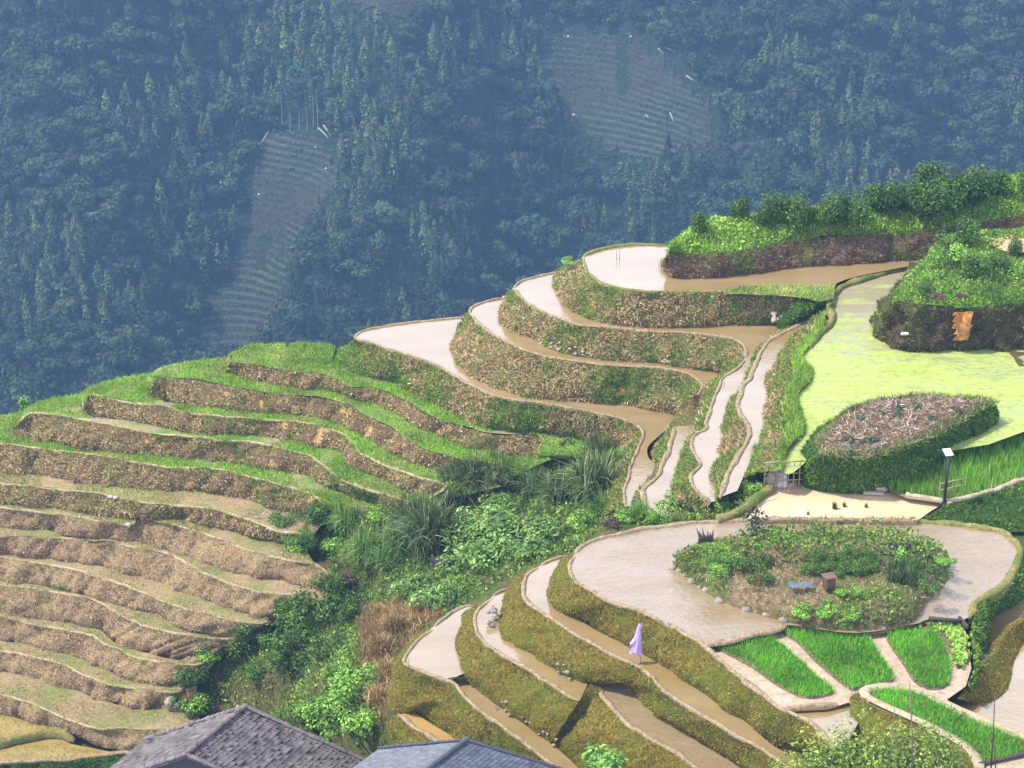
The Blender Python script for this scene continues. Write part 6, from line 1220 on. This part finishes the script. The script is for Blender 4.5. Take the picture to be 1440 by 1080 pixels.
# foreground trees
for i, (px, py, zt, s, lab) in enumerate([(1175, 1022, 3.0, .8, 'yellow green tree at the bottom, left one of the clump below the concrete path'), (1225, 1005, 3.0, .95, 'yellow green tree at the bottom, tallest in the middle of the clump'), (1292, 1000, 3.0, .95, 'yellow green tree at the bottom, right one of the clump against the concrete loop'), (1132, 1046, 3.0, .8, 'yellow green tree at the bottom, beside the end of the flooded step'), (1330, 1040, 3.2, .85, 'yellow green tree at the bottom, under the right bend of the concrete path'), (1252, 1050, 3.6, .9, 'yellow green tree at the bottom, in front of the others'), (1070, 1072, 3.0, .7, 'yellow green tree top just showing at the bottom beside the third step')]):
    p = P(px, py, zt); s *= 1.28; plant('yellowtree', p-np.array((0, 0, 4.5*s)), s, lab, None, i % 3)
plant('lime', P(843, 1040, -2.6)-np.array((0, 0, 2.6)), 1.0, 'fresh lime green young tree rising at the bottom centre', None, 0); plant('lime', P(866, 1062, -2.6)-np.array((0, 0, 2.6)), 1.0, 'shorter lime green young tree right of the taller one at the bottom', None, 1); plant('lime', P(882, 1076, -2.6)-np.array((0, 0, 2.6)), .8, 'lowest lime green young tree at the bottom edge', None, 2)
def stick(label, pts, r=.03, mat='wood', name='pole', cat='pole', group=None): m = MB(); m.tube(pts, np.linspace(r, r*.5, len(pts)), 6); return tag(m.build(name, M[mat], None, True), label, cat, group)
b = P(1393, 1092, Z['H']); stick('tallest thin bare pole at the bottom right corner', [b, b+np.array((-.08, 0, 1.9)), b+np.array((-.2, 0, 3.9))], .035, 'darkwood')
b = P(1401, 1092, Z['H']); stick('short thin pole leaning against the tallest one at the bottom right', [b, b+np.array((-.15, 0, 1.0)), b+np.array((-.3, 0, 2.2))], .03, 'darkwood')
b = P(1384, 1090, Z['H']); stick('shortest thin pole left of the tallest one at the bottom right', [b, b+np.array((-.02, 0, .8)), b+np.array((-.06, 0, 1.6))], .025, 'darkwood')
b = P(1283, 1095, 2.0); stick('yellow bamboo pole sticking out of the clump of trees', [b, b+np.array((-.15, .1, 2.0)), b+np.array((-.4, .2, 4.2))], .04, 'bark')
b = P(1250, 1095, 2.4); stick('grey stake in front of the clump of trees', [b, b+np.array((0, .1, 1.5)), b+np.array((.02, .2, 3.0))], .03, 'bark')
# concrete path round the seedling bed, boards
path = loft('garden_path', [HOUT+np.array((0, 0, .10)), HOUT+horiz_in(HOUT, .22)+np.array((0, 0, .14)), HOUT+horiz_in(HOUT, .44)+np.array((0, 0, .10)), HOUT+horiz_in(HOUT, .46)+np.array((0, 0, -.1))], M['concrete'], n=len(HOUT), amp=.02, kind='structure', step=1)
b0, b1 = P(1376, 1077, Z['H']), P(1470, 1056, Z['H']); m = MB(); m.tube([b0+np.array((0, 0, .08)), b1+np.array((0, 0, .08))], .09, 6); tag(m.build('board', M['darkwood'], None, True), 'dark wooden board edging the near end of the seedling bed', 'board')
b0, b1 = P(1306, 869, .1), P(1350, 873, .1); m = MB(); m.tube([b0, (b0+b1)/2, b1], .09, 7); tag(m.build('log', M['darkwood'], None, True), 'dark log laid across the outlet of the island pond', 'log')
b0 = P(1349, 872, 0.); m = MB(); m.box(b0+np.array((.12, -.3, .05)), (.14, .9, .22), .25, .03); tag(m.build('sluice_board', M['darkwood']), 'dark sluice board at the right corner of the island pond', 'board')
for pts, z, lab in [([(984, 907), (1000, 920), (1030, 945), (1060, 968), (1090, 992), (1105, 998)], Z['G'], 'pale mud ridge between the left seedling bed and the olive bank'), ([(1096, 997), (1123, 995), (1150, 993), (1182, 989)], Z['G'], 'short pale mud ridge at the near end of the left seedling bed'), ([(1107, 880), (1088, 886), (1070, 891), (1040, 897)], Z['G'], 'pale path edge between the left and middle seedling beds')]:
    lip(lab, pts, z+.02, .3, .12, fall=False)
# sticks, stones and saplings of the dry terraces
b = hit(470, 700); q = P(492, 634, b[2]+3.0); stick('long grey dead branch leaning up from the bushes at the terrace ends', [b, (b+P(472, 664, b[2]+1.4))/2, P(472, 664, b[2]+1.4), q*.4+P(492, 634, b[2]+2.0)*.6], .07, 'stone', 'dead_branch', 'branch')
b = hit(470, 700)+np.array((.1, -.2, .3)); stick('short yellow cane beside the leaning dead branch', [b, b+np.array((.5, 0, .7)), b+np.array((.9, .1, 1.6))], .04, 'wood', 'dead_branch', 'branch')
b = P(366, 728, Z['L6']+.1); m = MB(); m.tube([b, b+np.array((.3, .1, .35)), b+np.array((.7, .1, .25)), b+np.array((.95, 0, .5))], [.05, .05, .04, .015], 6); m.tube([b+np.array((.3, .1, .35)), b+np.array((.55, 0, .62))], [.04, .015], 5); m.tube([b, b+np.array((-.4, 0, .1))], [.05, .02], 5); tag(m.build('dead_branch', M['palebark'], None, True), 'twisted white dead branch at the end of the sixth terrace step', 'branch')
b = P(240, 1000, Z['L12']-1.0); m = MB(); m.rock(b+np.array((0, .25, .35)), .42, 8, 1.3); m.rock(b+np.array((.35, .15, .15)), .3, 9, 1); tag(m.build('rock', M['edge'], None, True), 'dark broken rock at the right end of the twelfth bank', 'rock')
for i, (px, py, z, lab) in enumerate([(156, 699, Z['L6'], 'grey stone on the rim of the sixth bank'), (163, 700, Z['L6'], 'smaller grey stone beside the first on the sixth bank'), (181, 738, Z['L7'], 'white stone at the step in the seventh bank')]): m = MB(); m.rock(P(px, py, z+.1), .2, 40+i); tag(m.build('rock', M['stone'], None, True), lab, 'rock')
for px, py, s, kd, lab in [(36, 580, .5, 'lime', 'small tree standing on the skyline at the far left'), (22, 582, .4, 'sapling', 'tiny shoot left of the small skyline tree'), (405, 489, .45, 'sapling', 'small dark shoot on the bright grass of the top step'), (325, 507, .3, 'sapling', 'tiny shoot on the skyline left of the top step'), (198, 533, .3, 'fresh', 'small leafy tuft on the skyline of the second step'), (800, 372, .5, 'fresh', 'small green bush at the left shoulder of the topmost bank'), (936, 375, .45, 'dry', 'withered clump at the left tip of the orchard bank')]:
    z = {36: Z['L5']-.2, 22: Z['L5'], 405: Z['L1'], 325: Z['L1'], 198: Z['L2'], 800: Z['T1']-.5, 936: Z['T1']}[px]; plant(kd, P(px, py, z), s, lab, None)
for i, px in enumerate((867, 871)): b = P(px, 366, Z['T1']); stick(['left', 'right'][i]+' one of two thin sticks standing in the topmost pond', [b, b+np.array((0, 0, .4)), b+np.array((.02, 0, .8))], .02, 'darkwood')
# rubble in the banks
def rubble(pts, z, r, parent, name='rubble', n=26, mat='stone'):
    m = MB(); pts = np.array(pts, float)
    for k in range(n):
        t = rng.random(); i = rng.integers(0, len(pts)-1); q = pts[i]*(1-t)+pts[i+1]*t; h = rng.uniform(0, 1); m.rock(P(q[0], q[1], z)+np.array((rng.normal(0, .15), .1+.35*h, .1+.55*h)), rng.uniform(.5, 1.2)*r, int(rng.integers(0, 999)))
    o = m.build(name, M[mat], parent, True); o['kind'] = 'stuff'
BN = {o['label']: o for o in scene.objects if o.get('category') == 'earth bank'}
def bk(s): return next(v for k, v in BN.items() if k.startswith(s))
rubble([(925, 512), (960, 517), (1003, 521)], Z['T3'],   .13, bk('pale straw bank with white stones'), n=60)
rubble([(772, 492), (800, 501), (830, 505)], Z['T3'], .10, bk('pale straw bank with white stones'), n=18)
rubble([(1086, 457), (1096, 455), (1102, 450)], Z['T2']+.3, .17, bk('short grassy slope'), n=22)
rubble([(690, 886), (694, 876), (700, 866)], Z['C'],   .15, bk('long olive turf bank below'), n=12, mat='edge'); rubble([(788, 950), (796, 956), (802, 960)], Z['C'], .12, bk('long olive turf bank below'), n=14, mat='edge')
rubble([(705, 1000), (716, 1006), (728, 1014)], Z['E'], .12, bk('olive turf bank with loose'), n=22, mat='edge'); rubble([(742, 1022), (752, 1032), (780, 1058)], Z['E2']+.2, .12, bk('broad golden bank'), n=26, mat='edge')
# orange earth showing in the knoll bank
th, V, F, st, dn, out = next(s for s in STRIPS if s[0] == K2); px, py = project(V); ins = (px > 1337) & (px < 1371-0.2*(py-437)) & (py > 434) & (py < 478); f = F[ins[F].all(1)]
u, inv = np.unique(f, return_inverse=True); Q = V[u]+np.array((-.05, -.26, .06))+rng.normal(0, .025, (len(u), 3)); mesh_obj('bare_earth', Q, inv.reshape(-1, 4), M['orange'], K2)
p = P(1425, 342, 5.55); V = np.array([[p+np.array((.9*r*math.cos(a)*1.5, 1.0*r*math.sin(a)*1.6, .08-.1*r*r)) for a in np.linspace(0, 2*np.pi, 25)[:-1]] for r in (0.02, .4, .75, 1.0)]); tag(mesh_obj('bare_ground', V.reshape(-1, 3), grid_faces(4, 24, closed=True), M['sand']), kind='structure')
for px, py, lab in [(1271, 466, 'white flat stone in the dark bank of the knoll'),]: m = MB(); m.box(P(px, py, 2.6)+np.array((0, -.35, 0)), (.45, .2, .14), .1, .04); tag(m.build('stone_slab', M['white_stone']), lab, 'stone')
